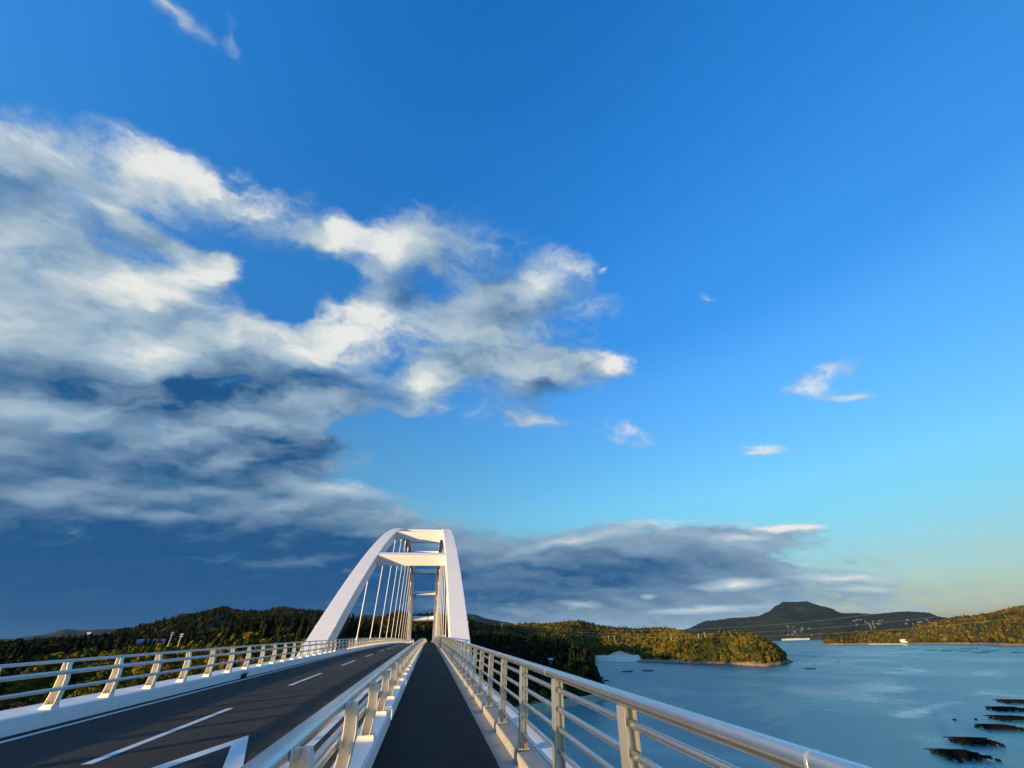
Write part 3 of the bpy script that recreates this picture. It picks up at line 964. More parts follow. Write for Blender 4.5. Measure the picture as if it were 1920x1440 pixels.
def polar_land(name, tab, mat, az_step, d_steps, rough=6.0, bump=0.0, seed=0.0, zf_under=True):
    az0, az1 = tab[0][0], tab[-1][0]
    na = int((az1 - az0) / az_step) + 1
    vs, fs = [], []
    for i in range(na):
        az = az0 + (az1 - az0) * i / (na - 1)
        df, zf, dc, zc, db = lerp_table(tab, az)
        sa, ca = math.sin(math.radians(az)), math.cos(math.radians(az))
        nf = int(d_steps * 0.75)
        for j in range(d_steps):
            if j == 0:
                d, z = df - 4, (-3.0 if zf <= 0.5 else zf - 8)
            else:
                d = df + (dc - df) * ((j - 1) / (nf - 1)) ** 1.15 if j <= nf else dc + (db - dc) * (j - nf) / (d_steps - 1 - nf)
                z = polar_height(tab, az, d, rough, bump, seed)
            vs.append((d * sa, d * ca, z))
    for i in range(na - 1):
        for j in range(d_steps - 1):
            a = i * d_steps + j
            fs.append((a, a + 1, a + d_steps + 1, a + d_steps))
    m = bpy.data.meshes.new(name)
    m.from_pydata(vs, [], fs)
    m.update()
    o = place(m, name, mat, None, smooth=True)
    m.flip_normals()
    tag(o, kind='structure')
    return o


def el(dist, e, tree=0.0):
    return CAM_H + dist * e - tree


# (azimuth from the bridge axis, front distance, front height, crest distance, crest height, back distance)
T_LEFT_HILLS = [(-46, 460, 16, 1500, el(1500, .018, 8), 2400), (-37.7, 460, 16, 1500, el(1500, .0205, 8), 2400), (-34.4, 460, 16, 1450, el(1450, .0235, 8), 2400), (-31, 460, 17, 1400, el(1400, .0275, 8), 2400),
                (-29.4, 470, 18, 1450, el(1450, .0345, 8), 2500), (-27.5, 480, 18, 1500, el(1500, .0435, 8), 2600), (-25.4, 480, 18, 1600, el(1600, .052, 8), 2600), (-24, 480, 18, 1650, el(1650, .062, 8), 2700),
                (-22.8, 480, 18, 1650, el(1650, .0685, 8), 2700), (-21, 480, 18, 1650, el(1650, .0610, 8), 2700), (-18.4, 480, 18, 1650, el(1650, .0595, 8), 2700), (-16.3, 480, 18, 1600, el(1600, .0590, 8), 2700),
                (-14.6, 480, 20, 1600, el(1600, .0595, 8), 2700), (-12.9, 480, 22, 1500, el(1500, .0560, 8), 2600), (-9.3, 480, 24, 1300, el(1300, .0520, 8), 2400), (-6.8, 480, 26, 1150, el(1150, .050, 8), 2200),
                (-4.3, 480, 28, 1050, el(1050, .0600, 8), 2100), (0, 480, 28, 1050, el(1050, .0570, 8), 2100), (4, 480, 26, 1100, el(1100, .0460, 8), 2100), (7, 500, 22, 1150, el(1150, .036, 8), 2200)]
T_RIDGE = [(4.5, 560, 14, 1150, el(1150, .034, 8), 1800), (7, 600, 12, 1200, el(1200, .036, 8), 1900), (10.3, 640, 8, 1250, el(1250, .0335, 8), 2000), (13, 680, 5, 1280, el(1280, .0330, 8), 2000), (15.6, 760, 3, 1280, el(1280, .0345, 8), 2000),
           (18.3, 930, 2, 1300, el(1300, .0360, 8), 2000), (20.5, 1000, 0, 1300, el(1300, .0300, 8), 2000), (23.4, 965, 0, 1280, el(1280, .0225, 8), 1900), (26.5, 905, 0, 1240, el(1240, .0215, 9), 1800),
           (29, 850, 0, 1150, el(1150, .0205, 9), 1500), (30.3, 828, 0, 1000, el(1000, .0150, 9), 1350), (31.7, 808, 0, 940, el(940, .0075, 9), 1200), (33.7, 785, 0, 900, el(900, .0085, 9), 1120),
           (36.3, 750, 0, 860, el(860, .0090, 9), 1040), (38.2, 722, 0, 820, el(820, .0010, 9), 960), (39.4, 755, 0, 815, el(815, -.010, 9), 900), (40.2, 800, 0, 830, el(830, -.030, 6), 870), (40.7, 840, 0, 850, 0.5, 870)]
T_MOUNTAIN = [(26, 4200, 0, 4700, el(4700, .006), 6200), (30.7, 4100, 0, 4700, el(4700, .0150), 6200), (33.8, 4100, 0, 4700, el(4700, .0290), 6200), (36.6, 4100, 0, 4700, el(4700, .0305), 6200), (38.9, 4050, 0, 4650, el(4650, .0312), 6300),
              (40, 4000, 0, 4650, el(4650, .037), 6300), (41.0, 4000, 0, 4700, el(4700, .0470), 6400), (41.9, 4000, 0, 4750, el(4750, .0530), 6400), (43.8, 4000, 0, 4750, el(4750, .0515), 6400), (45.3, 3900, 0, 4700, el(4700, .0415), 6300),
              (46.6, 3800, 0, 4650, el(4650, .0295), 6200), (49.2, 3700, 0, 4500, el(4500, .0260), 6000), (51.6, 3700, 0, 4400, el(4400, .0270), 6000), (52.8, 3700, 0, 4400, el(4400, .0250), 6000), (54, 3700, 0, 4300, el(4300, .0160), 6000), (58, 3700, 0, 4200, el(4200, .010), 6000)]
T_RIGHT = [(43.9, 2080, 0, 2120, 5, 2200), (44.4, 2060, 0, 2170, el(2170, -.001, 9), 2400), (46.9, 2000, 0, 2180, el(2180, .0030, 9), 2500), (50, 1910, 0, 2150, el(2150, .0022, 9), 2500), (51.2, 1880, 0, 2200, el(2200, .0015, 9), 2600),
           (51.9, 1860, 0, 2250, el(2250, .008, 9), 2800), (55, 1740, 0, 2200, el(2200, .0155, 9), 2900), (56.8, 1560, 0, 2050, el(2050, .0180, 9), 2800), (59.3, 1425, 0, 1950, el(1950, .0265, 9), 2700), (63, 1330, 0, 1850, el(1850, .033, 9), 2600), (66, 1280, 0, 1800, el(1800, .035, 9), 2500)]
T_FAR_LEFT = [(-50, 5200, 0, 6500, el(6500, .022), 8000), (-40, 5200, 0, 6500, el(6500, .027), 8000), (-37.0, 5200, 0, 6500, el(6500, .0270), 8000), (-35.2, 5200, 0, 6500, el(6500, .0310), 8000), (-34, 5200, 0, 6500, el(6500, .0390), 8000),
              (-33.2, 5200, 0, 6500, el(6500, .0375), 8000), (-31.5, 5200, 0, 6500, el(6500, .0385), 8000), (-29, 5200, 0, 6500, el(6500, .0400), 8000), (-24, 5200, 0, 6500, el(6500, .030), 8000)]
T_FAR_MID = [(-11, 3200, 0, 4200, el(4200, .050), 5600), (-8, 3200, 0, 4200, el(4200, .0600), 5600), (-5, 3200, 0, 4200, el(4200, .0560), 5600), (0, 3200, 0, 4200, el(4200, .054), 5600), (3.5, 3200, 0, 4200, el(4200, .0600), 5600),
             (5.5, 3200, 0, 4200, el(4200, .0565), 5600), (7, 3200, 0, 4200, el(4200, .0480), 5600), (9.5, 3200, 0, 4200, el(4200, .040), 5600), (12, 3200, 0, 4200, el(4200, .030), 5600), (16, 3200, 0, 4200, el(4200, .02), 5600)]

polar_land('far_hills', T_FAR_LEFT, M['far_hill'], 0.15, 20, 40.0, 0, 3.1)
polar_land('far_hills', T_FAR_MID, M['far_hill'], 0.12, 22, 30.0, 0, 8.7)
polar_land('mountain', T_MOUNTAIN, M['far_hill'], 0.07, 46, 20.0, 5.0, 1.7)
hills = polar_land('hills', T_LEFT_HILLS, M['far_canopy'], 0.25, 60, 22.0, 0, 4.4)
headland = polar_land('headland', T_RIDGE, M['ground'], 0.16, 50, 9.0, 0, 2.2)
right_shore = polar_land('wooded_shore', T_RIGHT, M['ground'], 0.14, 40, 10.0, 0, 6.3)


def smooth(a, b, v):
    k = min(max((v - a) / (b - a), 0.0), 1.0)
    return k * k * (3 - 2 * k)


COAST = [(255, -40), (268, 22), (287, 51), (317, 91), (345, 128), (357, 137), (385, 146), (421, 155), (520, 186), (611, 218), (700, 262)]


def coast_x(yv):
    if yv <= COAST[0][0]:
        return COAST[0][1] - (COAST[0][0] - yv) * 6
    for p, q in zip(COAST[:-1], COAST[1:]):
        if yv <= q[0]:
            return p[1] + (q[1] - p[1]) * (yv - p[0]) / (q[0] - p[0])
    return COAST[-1][1] + (yv - COAST[-1][0]) * 0.4


def near_height(x, y):
    """land on both banks near the bridge"""
    n = fbm(x, y, 60.0, 5, 1.0)
    r = math.hypot(x, y)
    # left bank beside the camera
    a = smooth(-20, -50, x) * (16 + 0.085 * (min(y, 330.0) - 60) + 0.03 * (max(x, -260.0) + 150) + 2.4 * n - 0.05 * max(0.0, y - 400))
    a = a - 4 if x > -22 else a
    # far bank under the end of the bridge
    inside = min((coast_x(y) - x) * 0.75, (y - 255) + max(0.0, -x - 20) * 1.5)
    cliff = smooth(350, 368, y) * smooth(20, 60, x)
    b = -3 + 4.2 * smooth(-3, 3, inside) + (13 * smooth(1, 8, inside) + 19 * smooth(8, 90, inside)) * cliff + 30 * smooth(14, 95, inside) * (1 - cliff) + (3.0 * n) * smooth(20, 60, inside)
    if y > 250 and x > 30:
        b += 9 * math.exp(-((x - 128) / 26) ** 2 - ((y - 425) / 55) ** 2) * smooth(2, 14, inside)
    road = smooth(16, 7, abs(x + 3.5)) * smooth(250, 262, y)
    b = b * (1 - road) + (deck_z(y) - 0.6) * road if road > 0 else b
    return max(a, b)


def near_land():
    xs = list(np.linspace(-430, -60, 75)) + list(np.linspace(-55, 290, 140))
    ys = list(np.linspace(-80, 240, 65)) + list(np.linspace(244, 620, 120)) 
    nx = len(xs)
    vs = [(x, y, near_height(x, y)) for y in ys for x in xs]
    fs = [(j * nx + i, j * nx + i + 1, (j + 1) * nx + i + 1, (j + 1) * nx + i) for j in range(len(ys) - 1) for i in range(nx - 1)
          if max(vs[j * nx + i][2], vs[j * nx + i + 1][2], vs[(j + 1) * nx + i][2], vs[(j + 1) * nx + i + 1][2]) > -2.5]
    m = bpy.data.meshes.new('terrain')
    m.from_pydata(vs, [], fs)
    m.update()
    o = place(m, 'terrain', M['ground'], None, smooth=True)
    tag(o, kind='structure')
    return o


near_land()

# ------------------------------------------------------------------ water
SLICKS = [(333.0, 315.0, 96.0, 29.0, 0.724, 0.9), (282.0, 302.0, 57.0, 41.0, 0.785, 0.6), (496.0, 426.0, 78.0, 15.0, 0.686, 0.8), (257.0, 217.0, 56.0, 10.0, 0.652, 0.8), (293.0, 235.0, 26.0, 9.0, 0.63, 0.5), (522.0, 365.0, 67.0, 14.0, 0.583, 0.6), (351.0, 247.0, 46.0, 9.0, 0.572, 0.6), (560.0, 598.0, 74.0, 58.0, 0.801, 0.4), (867.0, 788.0, 176.0, 128.0, 0.724, 0.4), (199.0, 163.0, 23.0, 18.0, 0.618, 0.4), (187.0, 141.0, 18.0, 10.0, 0.572, 0.4), (724.0, 505.0, 87.0, 45.0, 0.589, 0.35), (205.0, 213.0, 17.0, 36.0, 0.754, -0.6), (215.0, 196.0, 13.0, 28.0, 0.682, -0.7), (241.0, 370.0, 118.0, 49.0, 0.97, -0.3), (260.0, 493.0, 161.0, 84.0, 1.07, -0.2), (155.0, 190.0, 22.0, 29.0, 0.834, -0.3)]


def water_mat(t, b):
    g = t.n('ShaderNodeNewGeometry')
    P = g.outputs['Position']
    warp = t.vec('SUBTRACT', t.noise(P, 0.012, 4.0, 0.6, color=True), (0.5, 0.5, 0.5))
    Pw = t.vec('ADD', P, t.vec('SCALE', warp, scale=130.0))
    acc = 0.0
    for x, yv, rx, ry, rot, wt in SLICKS:
        mp = t.n('ShaderNodeMapping', vector_type='TEXTURE')
        t.put(mp.inputs['Vector'], Pw)
        mp.inputs['Location'].default_value = (x, yv, 0)
        mp.inputs['Rotation'].default_value = (0, 0, rot)
        mp.inputs['Scale'].default_value = (rx, ry, 1000)
        gr = t.n('ShaderNodeTexGradient', {0: mp.outputs[0]}, gradient_type='SPHERICAL')
        acc = t.math('MULTIPLY_ADD', gr.outputs[1], wt, acc)
    streak = t.noise(t.vec('MULTIPLY', Pw, (1.0, 0.34, 1.0)), 0.011, 7.0, 0.62)
    fine = t.noise(t.vec('MULTIPLY', P, (1.0, 0.5, 1.0)), 0.09, 5.0, 0.6)
    sl = t.math('ADD', acc, t.math('MULTIPLY', t.math('SUBTRACT', streak, 0.5), 2.0))
    sl = t.math('MULTIPLY_ADD', t.math('SUBTRACT', fine, 0.5), 0.5, sl)
    slick = t.rng(sl, -0.2, 0.92)
    t.put(b.inputs['Roughness'], t.rng(slick, 0.0, 1.0, 0.30, 0.16, 'LINEAR'))
    t.put(b.inputs['Base Color'], t.mix(slick, (0.036, 0.185, 0.215, 1), (0.27, 0.43, 0.44, 1)))  # slicks also paled in base colour, standing in for reflected sky
    b.inputs['IOR'].default_value = 1.333
    w1 = t.noise(t.vec('MULTIPLY', P, (1.0, 0.55, 1.0)), 0.45, 5.0, 0.65)
    w2 = t.noise(t.vec('MULTIPLY', P, (0.6, 1.0, 1.0)), 0.07, 3.0, 0.5)
    h = t.math('MULTIPLY_ADD', w2, 2.2, w1)
    bp = t.n('ShaderNodeBump')
    t.put(bp.inputs['Strength'], t.rng(slick, 0.0, 1.0, 0.55, 0.22, 'LINEAR'))
    bp.inputs['Distance'].default_value = 0.5
    t.put(bp.inputs['Height'], h)
    t.put(b.inputs['Normal'], bp.outputs[0])


M['water'] = material('bay_water', (0.01, 0.045, 0.07), 0.25, build=water_mat)
wv = []
for r in (0, 200, 800, 2400, 5200, 9400):
    for k in range(48):
        a = 2 * math.pi * k / 48
        wv.append((r * math.sin(a) if r else math.sin(a) * 1.0, r * math.cos(a) if r else math.cos(a), 0.0))
wf = []
for j in range(5):
    for k in range(48):
        k2 = (k + 1) % 48
        wf.append((j * 48 + k, j * 48 + k2, (j + 1) * 48 + k2, (j + 1) * 48 + k))
wf.append(tuple(range(48)))
mw = MB()
mw.v, mw.f = wv, wf
water = mw.build('water', M['water'])
if water.data.polygons[0].normal.z < 0:
    water.data.flip_normals()
tag(water, kind='structure')

# ------------------------------------------------------------------ the air over the bay
hz = bpy.data.materials.new('haze')
hz.use_nodes = True
ht = NT(hz.node_tree)
ho = ht.n('ShaderNodeOutputMaterial')
pv = ht.n('ShaderNodeVolumePrincipled')
pv.inputs['Color'].default_value = (0.40, 0.70, 1.0, 1)
pv.inputs['Density'].default_value = 1.1e-5
pv.inputs['Anisotropy'].default_value = 0.0
ht.t.links.new(pv.outputs[0], ho.inputs['Volume'])
haze = MB().box(-9600, 9600, -9600, 9600, -6.0, 420.0).build('haze', hz)
tag(haze, kind='stuff')
# ------------------------------------------------------------------ trees
def foliage(name, c1, c2, c3):
    def f(t, b):
        oi = t.n('ShaderNodeObjectInfo')
        tc = t.n('ShaderNodeTexCoord').outputs['Object']
        nz = t.noise(tc, 7.0, 4.0, 0.6)
        v = t.math('MULTIPLY_ADD', oi.outputs['Random'], 0.75, t.math('MULTIPLY', t.math('SUBTRACT', nz, 0.35), 0.7))
        t.put(b.inputs['Base Color'], t.ramp(v, [(0.1, c1), (0.45, c2), (0.9, c3)]))
    return material(name, c2, 0.85, spec=0.12, build=f)


M['cedar'] = foliage('cedar_foliage', (0.008, 0.013, 0.006), (0.014, 0.021, 0.009), (0.026, 0.032, 0.012))
M['olive'] = foliage('olive_foliage', (0.078, 0.074, 0.005), (0.132, 0.106, 0.007), (0.190, 0.132, 0.009))
M['green'] = foliage('green_foliage', (0.026, 0.036, 0.005), (0.052, 0.060, 0.007), (0.090, 0.082, 0.009))
M['russet'] = foliage('russet_foliage', (0.060, 0.028, 0.010), (0.110, 0.048, 0.014), (0.150, 0.075, 0.018))
M['brown'] = foliage('brown_foliage', (0.026, 0.020, 0.007), (0.050, 0.036, 0.010), (0.078, 0.050, 0.012))
M['bark'] = material('bark', (0.075, 0.055, 0.040), 0.9, var=0.35, scale=9.0)


def quads(centres, normals, size, rs):
    n = len(centres)
    a = rs.normal(size=(n, 3))
    u = np.cross(normals, a)
    u /= np.linalg.norm(u, axis=1, keepdims=True) + 1e-9
    w = np.cross(normals, u)
    w /= np.linalg.norm(w, axis=1, keepdims=True) + 1e-9
    s = size * rs.uniform(0.6, 1.35, (n, 1))
    k = rs.uniform(0.5, 0.95, (n, 1))
    v = np.stack([centres - u * s - w * s * k * 0.4, centres - w * s * k, centres + u * s, centres + w * s * k], 1)
    return v.reshape(-1, 3), [tuple(range(4 * i, 4 * i + 4)) for i in range(n)]


def crown_cedar(seed, n, size):
    rs = np.random.RandomState(seed)
    h = 0.10 + 0.90 * rs.uniform(0, 1, n) ** 1.25
    ang = rs.uniform(0, 2 * math.pi, n)
    tier = 0.80 + 0.20 * np.cos(h * 46.0 + 1.5 * np.sin(ang * 3 + seed))
    rad = (0.185 * (1.02 - h) ** 0.72) * tier * rs.uniform(0.35, 1.0, n) ** 0.5
    rad *= 1 + 0.22 * np.sin(ang * 2 + seed) + 0.15 * np.sin(ang * 5 + h * 20)
    c = np.stack([rad * np.cos(ang), rad * np.sin(ang), h - rad * 0.25], 1)
    nr = np.stack([np.cos(ang), np.sin(ang), 0.55 + 0 * ang], 1) + rs.normal(size=(n, 3)) * 0.5
    return quads(c, nr / np.linalg.norm(nr, axis=1, keepdims=True), size, rs)


def crown_broad(seed, n, size, low=0.30, spread=0.34):
    rs = np.random.RandomState(seed)
    nl = 9
    lobes = []
    for i in range(nl):
        a = rs.uniform(0, 2 * math.pi)
        hh = low + (0.86 - low) * (i + 0.5) / nl + rs.uniform(-.05, .05)
        rr = spread * rs.uniform(0.25, 0.80) * math.sin(math.pi * min(max((hh - low + .18) / (1.18 - low), 0.08), 0.97))
        lobes.append((rr * math.cos(a), rr * math.sin(a), hh, spread * rs.uniform(0.34, 0.56)))
    pick = rs.randint(0, nl, n)
    L = np.array(lobes)[pick]
    d = rs.normal(size=(n, 3))
    d /= np.linalg.norm(d, axis=1, keepdims=True)
    r = L[:, 3:4] * rs.uniform(0.25, 1.0, (n, 1)) ** 0.4
    c = L[:, :3] + d * r * np.array([1, 1, 0.8])
    nr = d + rs.normal(size=(n, 3)) * 0.55 + np.array([0, 0, 0.3])
    return quads(c, nr / np.linalg.norm(nr, axis=1, keepdims=True), size, rs)


def trunk_mesh(kind, rs):
    mb = MB()
    if kind == 'cedar':
        mb.tube([(0, 0, -0.03), (0.004, 0, 0.3), (0, 0.004, 0.65), (0, 0, 0.95)], [0.024, 0.017, 0.010, 0.003], 6)
        for i in range(6):
            a, z = i * 2.3, 0.2 + i * 0.1
            mb.tube([(0, 0, z), (0.10 * math.cos(a) * (1.1 - z), 0.10 * math.sin(a) * (1.1 - z), z + 0.01)], [0.006, 0.002], 4)
    else:
        mb.tube([(0, 0, -0.03), (0.012, 0.006, 0.2), (-0.006, 0.012, 0.42), (0.01, 0, 0.66)], [0.026, 0.020, 0.013, 0.005], 6)
        for i in range(6):
            a, z = i * 1.9 + 0.4, 0.24 + i * 0.06
            mb.tube([(0, 0, z), (0.11 * math.cos(a), 0.11 * math.sin(a), z + 0.12), (0.19 * math.cos(a + .2), 0.19 * math.sin(a + .2), z + 0.24)], [0.011, 0.007, 0.002], 4)
    return mb


KINDS = ['cedar', 'olive', 'green', 'russet', 'brown', 'olive_bush', 'russet_bush', 'green_bush']


def crown_data(kind, seed, n, size):
    if kind == 'cedar':
        return crown_cedar(seed, n, size)
    if kind.endswith('bush'):
        return crown_broad(seed, n, size, 0.14, 0.50)
    return crown_broad(seed, n, size)


def kind_mat(kind):
    return M[kind.replace('_bush', '')]


proto_col = bpy.data.collections.new('tree_forms')      # forms the woods are made from, not in the scene
PROTO = []
for ki, kind in enumerate(KINDS):
    for v in range(2):
        vs, fs = crown_data(kind, 11 + ki * 7 + v * 3, 620, 0.050)
        mb = MB()
        mb.add(vs.tolist(), fs)
        nf = len(mb.f)
        tm = trunk_mesh(kind, None)
        mb.add(tm.v, tm.f)
        me = bpy.data.meshes.new('form_%02d' % (ki * 2 + v))
        me.from_pydata(mb.v, [], mb.f)
        me.materials.append(kind_mat(kind))
        me.materials.append(M['bark'])
        me.polygons.foreach_set('material_index', [0 if i < nf else 1 for i in range(len(me.polygons))])
        me.update()
        o = bpy.data.objects.new('form_%02d' % (ki * 2 + v), me)
        proto_col.objects.link(o)


def wood_nodes():
    g = bpy.data.node_groups.new('wood', 'GeometryNodeTree')
    g.interface.new_socket('Geometry', in_out='INPUT', socket_type='NodeSocketGeometry')
    g.interface.new_socket('Geometry', in_out='OUTPUT', socket_type='NodeSocketGeometry')
    ni, no = g.nodes.new('NodeGroupInput'), g.nodes.new('NodeGroupOutput')
    iop = g.nodes.new('GeometryNodeInstanceOnPoints')
    ci = g.nodes.new('GeometryNodeCollectionInfo')
    ci.inputs['Collection'].default_value = proto_col
    ci.inputs['Separate Children'].default_value = True
    ci.inputs['Reset Children'].default_value = True

    def attr(nm, ty):
        a = g.nodes.new('GeometryNodeInputNamedAttribute')
        a.data_type = ty
        a.inputs['Name'].default_value = nm
        return [s for s in a.outputs if s.enabled and s.name == 'Attribute'][0]
    l = g.links.new
    l(ni.outputs[0], iop.inputs['Points'])
    l(ci.outputs[0], iop.inputs['Instance'])
    iop.inputs['Pick Instance'].default_value = True
    l(attr('kind', 'INT'), iop.inputs['Instance Index'])
    l(attr('turn', 'FLOAT_VECTOR'), iop.inputs['Rotation'])
    l(attr('size', 'FLOAT_VECTOR'), iop.inputs['Scale'])
    l(iop.outputs[0], no.inputs[0])
    return g


WOOD = wood_nodes()


def wood(name, label, pts):
    """pts: (x, y, z, kind, height, girth)"""
    m = bpy.data.meshes.new(name)
    m.from_pydata([p[:3] for p in pts], [], [])
    rr = random.Random(len(pts))
    a = m.attributes.new('kind', 'INT', 'POINT')
    a.data.foreach_set('value', [KINDS.index(p[3]) * 2 + rr.randint(0, 1) for p in pts])
    a = m.attributes.new('turn', 'FLOAT_VECTOR', 'POINT')
    a.data.foreach_set('vector', [c for p in pts for c in (rr.uniform(-.05, .05), rr.uniform(-.05, .05), rr.uniform(0, 6.28))])
    a = m.attributes.new('size', 'FLOAT_VECTOR', 'POINT')
    a.data.foreach_set('vector', [c for p in pts for c in (p[4] * p[5], p[4] * p[5], p[4])])
    o = bpy.data.objects.new(name, m)
    col.objects.link(o)
    md = o.modifiers.new('wood', 'NODES')
    md.node_group = WOOD
    tag(o, label, 'woodland', kind='stuff')
    return o


def pick(rng, table):
    u = rng.random() * sum(w for _, w in table)
    for k, w in table:
        u -= w
        if u <= 0:
            return k
    return table[-1][0]


def polar_trees(tab, az0, az1, rough, seed, n, mix, hts, past=0.10, zmin=4.5, girth=(0.85, 1.3), bump=0.0, clump=120.0):
    rng = random.Random(int(seed * 10) + n)
    out = []
    tries = 0
    while len(out) < n and tries < n * 8:
        tries += 1
        az = rng.uniform(az0, az1)
        df, zf, dc, zc, db = lerp_table(tab, az)
        d1 = dc + (db - dc) * past
        d = math.sqrt(rng.uniform(df * df, d1 * d1))
        z = polar_height(tab, az, d, rough, bump, seed)
        if z < zmin + rng.uniform(-1.5, 1.5):
            continue
        x, y = d * math.sin(math.radians(az)), d * math.cos(math.radians(az))
        w = fbm(x, y, clump, 3, 9.0)
        t2 = [(k, max(0.02, q * (1 + 2.6 * w * s))) for (k, q, s) in mix]
        k = pick(rng, t2)
        h = rng.uniform(*hts) * (1.25 if k == 'cedar' else 1.0) * (0.45 if k.endswith('bush') else 1.0)
        out.append((x, y, z - 0.3, k, h, rng.uniform(*girth)))
    return out


# the far hills on the left, behind the road
wood('woodland', 'wooded hills rising beyond the left railing', polar_trees(T_LEFT_HILLS, -46, 7, 22.0, 4.4, 20000, [('cedar', .42, -1.0), ('green', .22, -.3), ('olive', .05, 1), ('brown', .34, 1)], (4.5, 8), 0.06, 2, (1.4, 2.2), 0.0, 300.0))
# middle ridge and the sunlit headland
wood('woodland', 'olive green woods on the ridge between the bridge and the headland', polar_trees(T_RIDGE, 4.6, 20.5, 9.0, 2.2, 5200, [('cedar', .16, -1), ('green', .34, -.3), ('olive', .50, 1), ('brown', .10, 1)], (8, 12), 0.08, 3.0))
wood('woodland', 'sunlit olive woods covering the headland in the bay', polar_trees(T_RIDGE, 20.5, 40.2, 9.0, 2.2, 4200, [('cedar', .07, -1), ('green', .24, -.5), ('olive', .72, .6), ('russet', .012, 0), ('brown', .08, .5), ('olive_bush', .2, 0)], (6.5, 10.5), 0.12, 4.5))
wood('woodland', 'brown and green woods on the far right shore', polar_trees(T_RIGHT, 44, 66, 10.0, 6.3, 6500, [('cedar', .16, -1), ('green', .24, 0), ('olive', .30, .5), ('russet', .03, 0), ('brown', .40, 1)], (8, 13), 0.10, 4.0, (0.95, 1.4)))

# banks near the bridge: the trees that show largest are things of their own
LABELS = {
    ('left', 'cedar'): ('dark conifer in the wood beyond the left road railing', 'dark conifers left of the road'),
    ('left', 'olive'): ('olive leafed tree in the wood beyond the left road railing', 'olive trees left of the road'),
    ('left', 'green'): ('green broadleaf tree in the wood beyond the left road railing', 'green trees left of the road'),
    ('left', 'olive_bush'): ('olive yellow bush on the slope seen through the left road railing', 'olive bushes left of the road'),
    ('left', 'russet_bush'): ('russet autumn bush on the slope seen through the left road railing', 'russet bushes left of the road'),
    ('left', 'green_bush'): ('green bush on the slope seen through the left road railing', 'green bushes left of the road'),
    ('end', 'cedar'): ('dark conifer on the wooded bank behind the far end of the bridge', 'dark conifers behind the bridge end'),
    ('end', 'olive'): ('olive leafed tree on the wooded bank behind the far end of the bridge', 'olive trees behind the bridge end'),
    ('end', 'green'): ('green broadleaf tree on the wooded bank behind the far end of the bridge', 'green trees behind the bridge end'),
    ('end', 'russet'): ('russet autumn tree on the wooded bank behind the far end of the bridge', 'russet trees behind the bridge end'),
    ('point', 'cedar'): ('dark conifer on the near wooded point right of the arch', 'dark conifers on the near point'),
    ('point', 'olive'): ('sunlit olive tree on the near wooded point right of the arch', 'olive trees on the near point'),
    ('point', 'green'): ('green broadleaf tree on the near wooded point right of the arch', 'green trees on the near point'),
    ('point', 'russet'): ('russet autumn tree on the near wooded point right of the arch', 'russet trees on the near point'),
    ('point', 'olive_bush'): ('olive bush above the quay seen through the walkway railing', 'olive bushes above the quay'),
    ('point', 'russet_bush'): ('russet bush above the quay seen through the walkway railing', 'russet bushes above the quay'),
    ('point', 'green_bush'): ('green bush above the quay seen through the walkway railing', 'green bushes above the quay'),
}
near_trees = []
rng = random.Random(21)
KEEP_CLEAR = []


def try_tree(x, y, area, kind, h, gap=0.0):
    if abs(x + 3.5) < 15 and y < 262:
        return
    if abs(x + 3.5) < 9 and y < 330:
        return
    for cx_, cy_, r_ in KEEP_CLEAR:
        if (x - cx_) ** 2 + (y - cy_) ** 2 < r_ * r_:
            return
    z = near_height(x, y)
    if z < 2.0:
        return
    near_trees.append((x, y, z - 0.25, kind, h, rng.uniform(0.9, 1.35), area))


KEEP_CLEAR += [(-176.0, 338.0, 14.0), (103.0, 388.0, 9.0), (99.5, 377.0, 6.0), (97.0, 368.0, 5.0), (-170.0, 322.0, 12.0)]
for _ in range(4600):        # left bank
    az = math.radians(rng.uniform(-50, -9))
    r = math.sqrt(rng.uniform(75 ** 2, 500 ** 2))
    x, y = r * math.sin(az), r * math.cos(az)
    if x > -24 or y > 470:
        continue
    w = fbm(x, y, 45, 3, 4.0)
    a = math.degrees(az)
    belt = smooth(325, 350, r)
    lot = smooth(-34.5, -37, a) * smooth(165, 190, r)
    pc = max(belt, lot) + 0.25 * w - 0.04
    if rng.random() < pc:
        k = 'cedar' if rng.random() < 0.9 else 'green'
        try_tree(x, y, 'left', k, rng.uniform(6.5, 10.5) if k == 'cedar' else rng.uniform(6, 9))
    else:
        k = pick(rng, [('olive_bush', .46), ('green_bush', .22), ('russet_bush', .16 + .2 * max(w, 0)), ('olive', .10), ('green', .08)])
        try_tree(x, y, 'left', k, rng.uniform(2.6, 5.2) if 'bush' in k else rng.uniform(5, 8))
for _ in range(3400):        # far bank behind the bridge end and the near point
    y = rng.uniform(258, 610)
    x = rng.uniform(-170, coast_x(y) + 2)
    ins = coast_x(y) - x
    az = math.degrees(math.atan2(x, y))
    if az < -22:
        continue
    area = 'point' if az > 4.3 else 'end'
    w = fbm(x, y, 40, 3, 7.0)
    if area == 'point' and (y < 350 or ins < 16):
        if ins < (2.5 if y > 366 else 7):
            continue
        k = pick(rng, [('olive_bush', .34), ('russet_bush', .26), ('green_bush', .28), ('olive', .1)]) if ins < 34 and y < 372 else ('cedar' if rng.random() < .75 + w else pick(rng, [('olive', .5), ('green', .4), ('russet', .1)]))
    else:
        k = 'cedar' if rng.random() < 0.74 + 0.8 * w else pick(rng, [('olive', .46), ('green', .34), ('russet', .20)])
    h = rng.uniform(2.6, 5.5) if 'bush' in k else (rng.uniform(10, 16) if k == 'cedar' else rng.uniform(7, 11))
    try_tree(x, y, area, k, h)

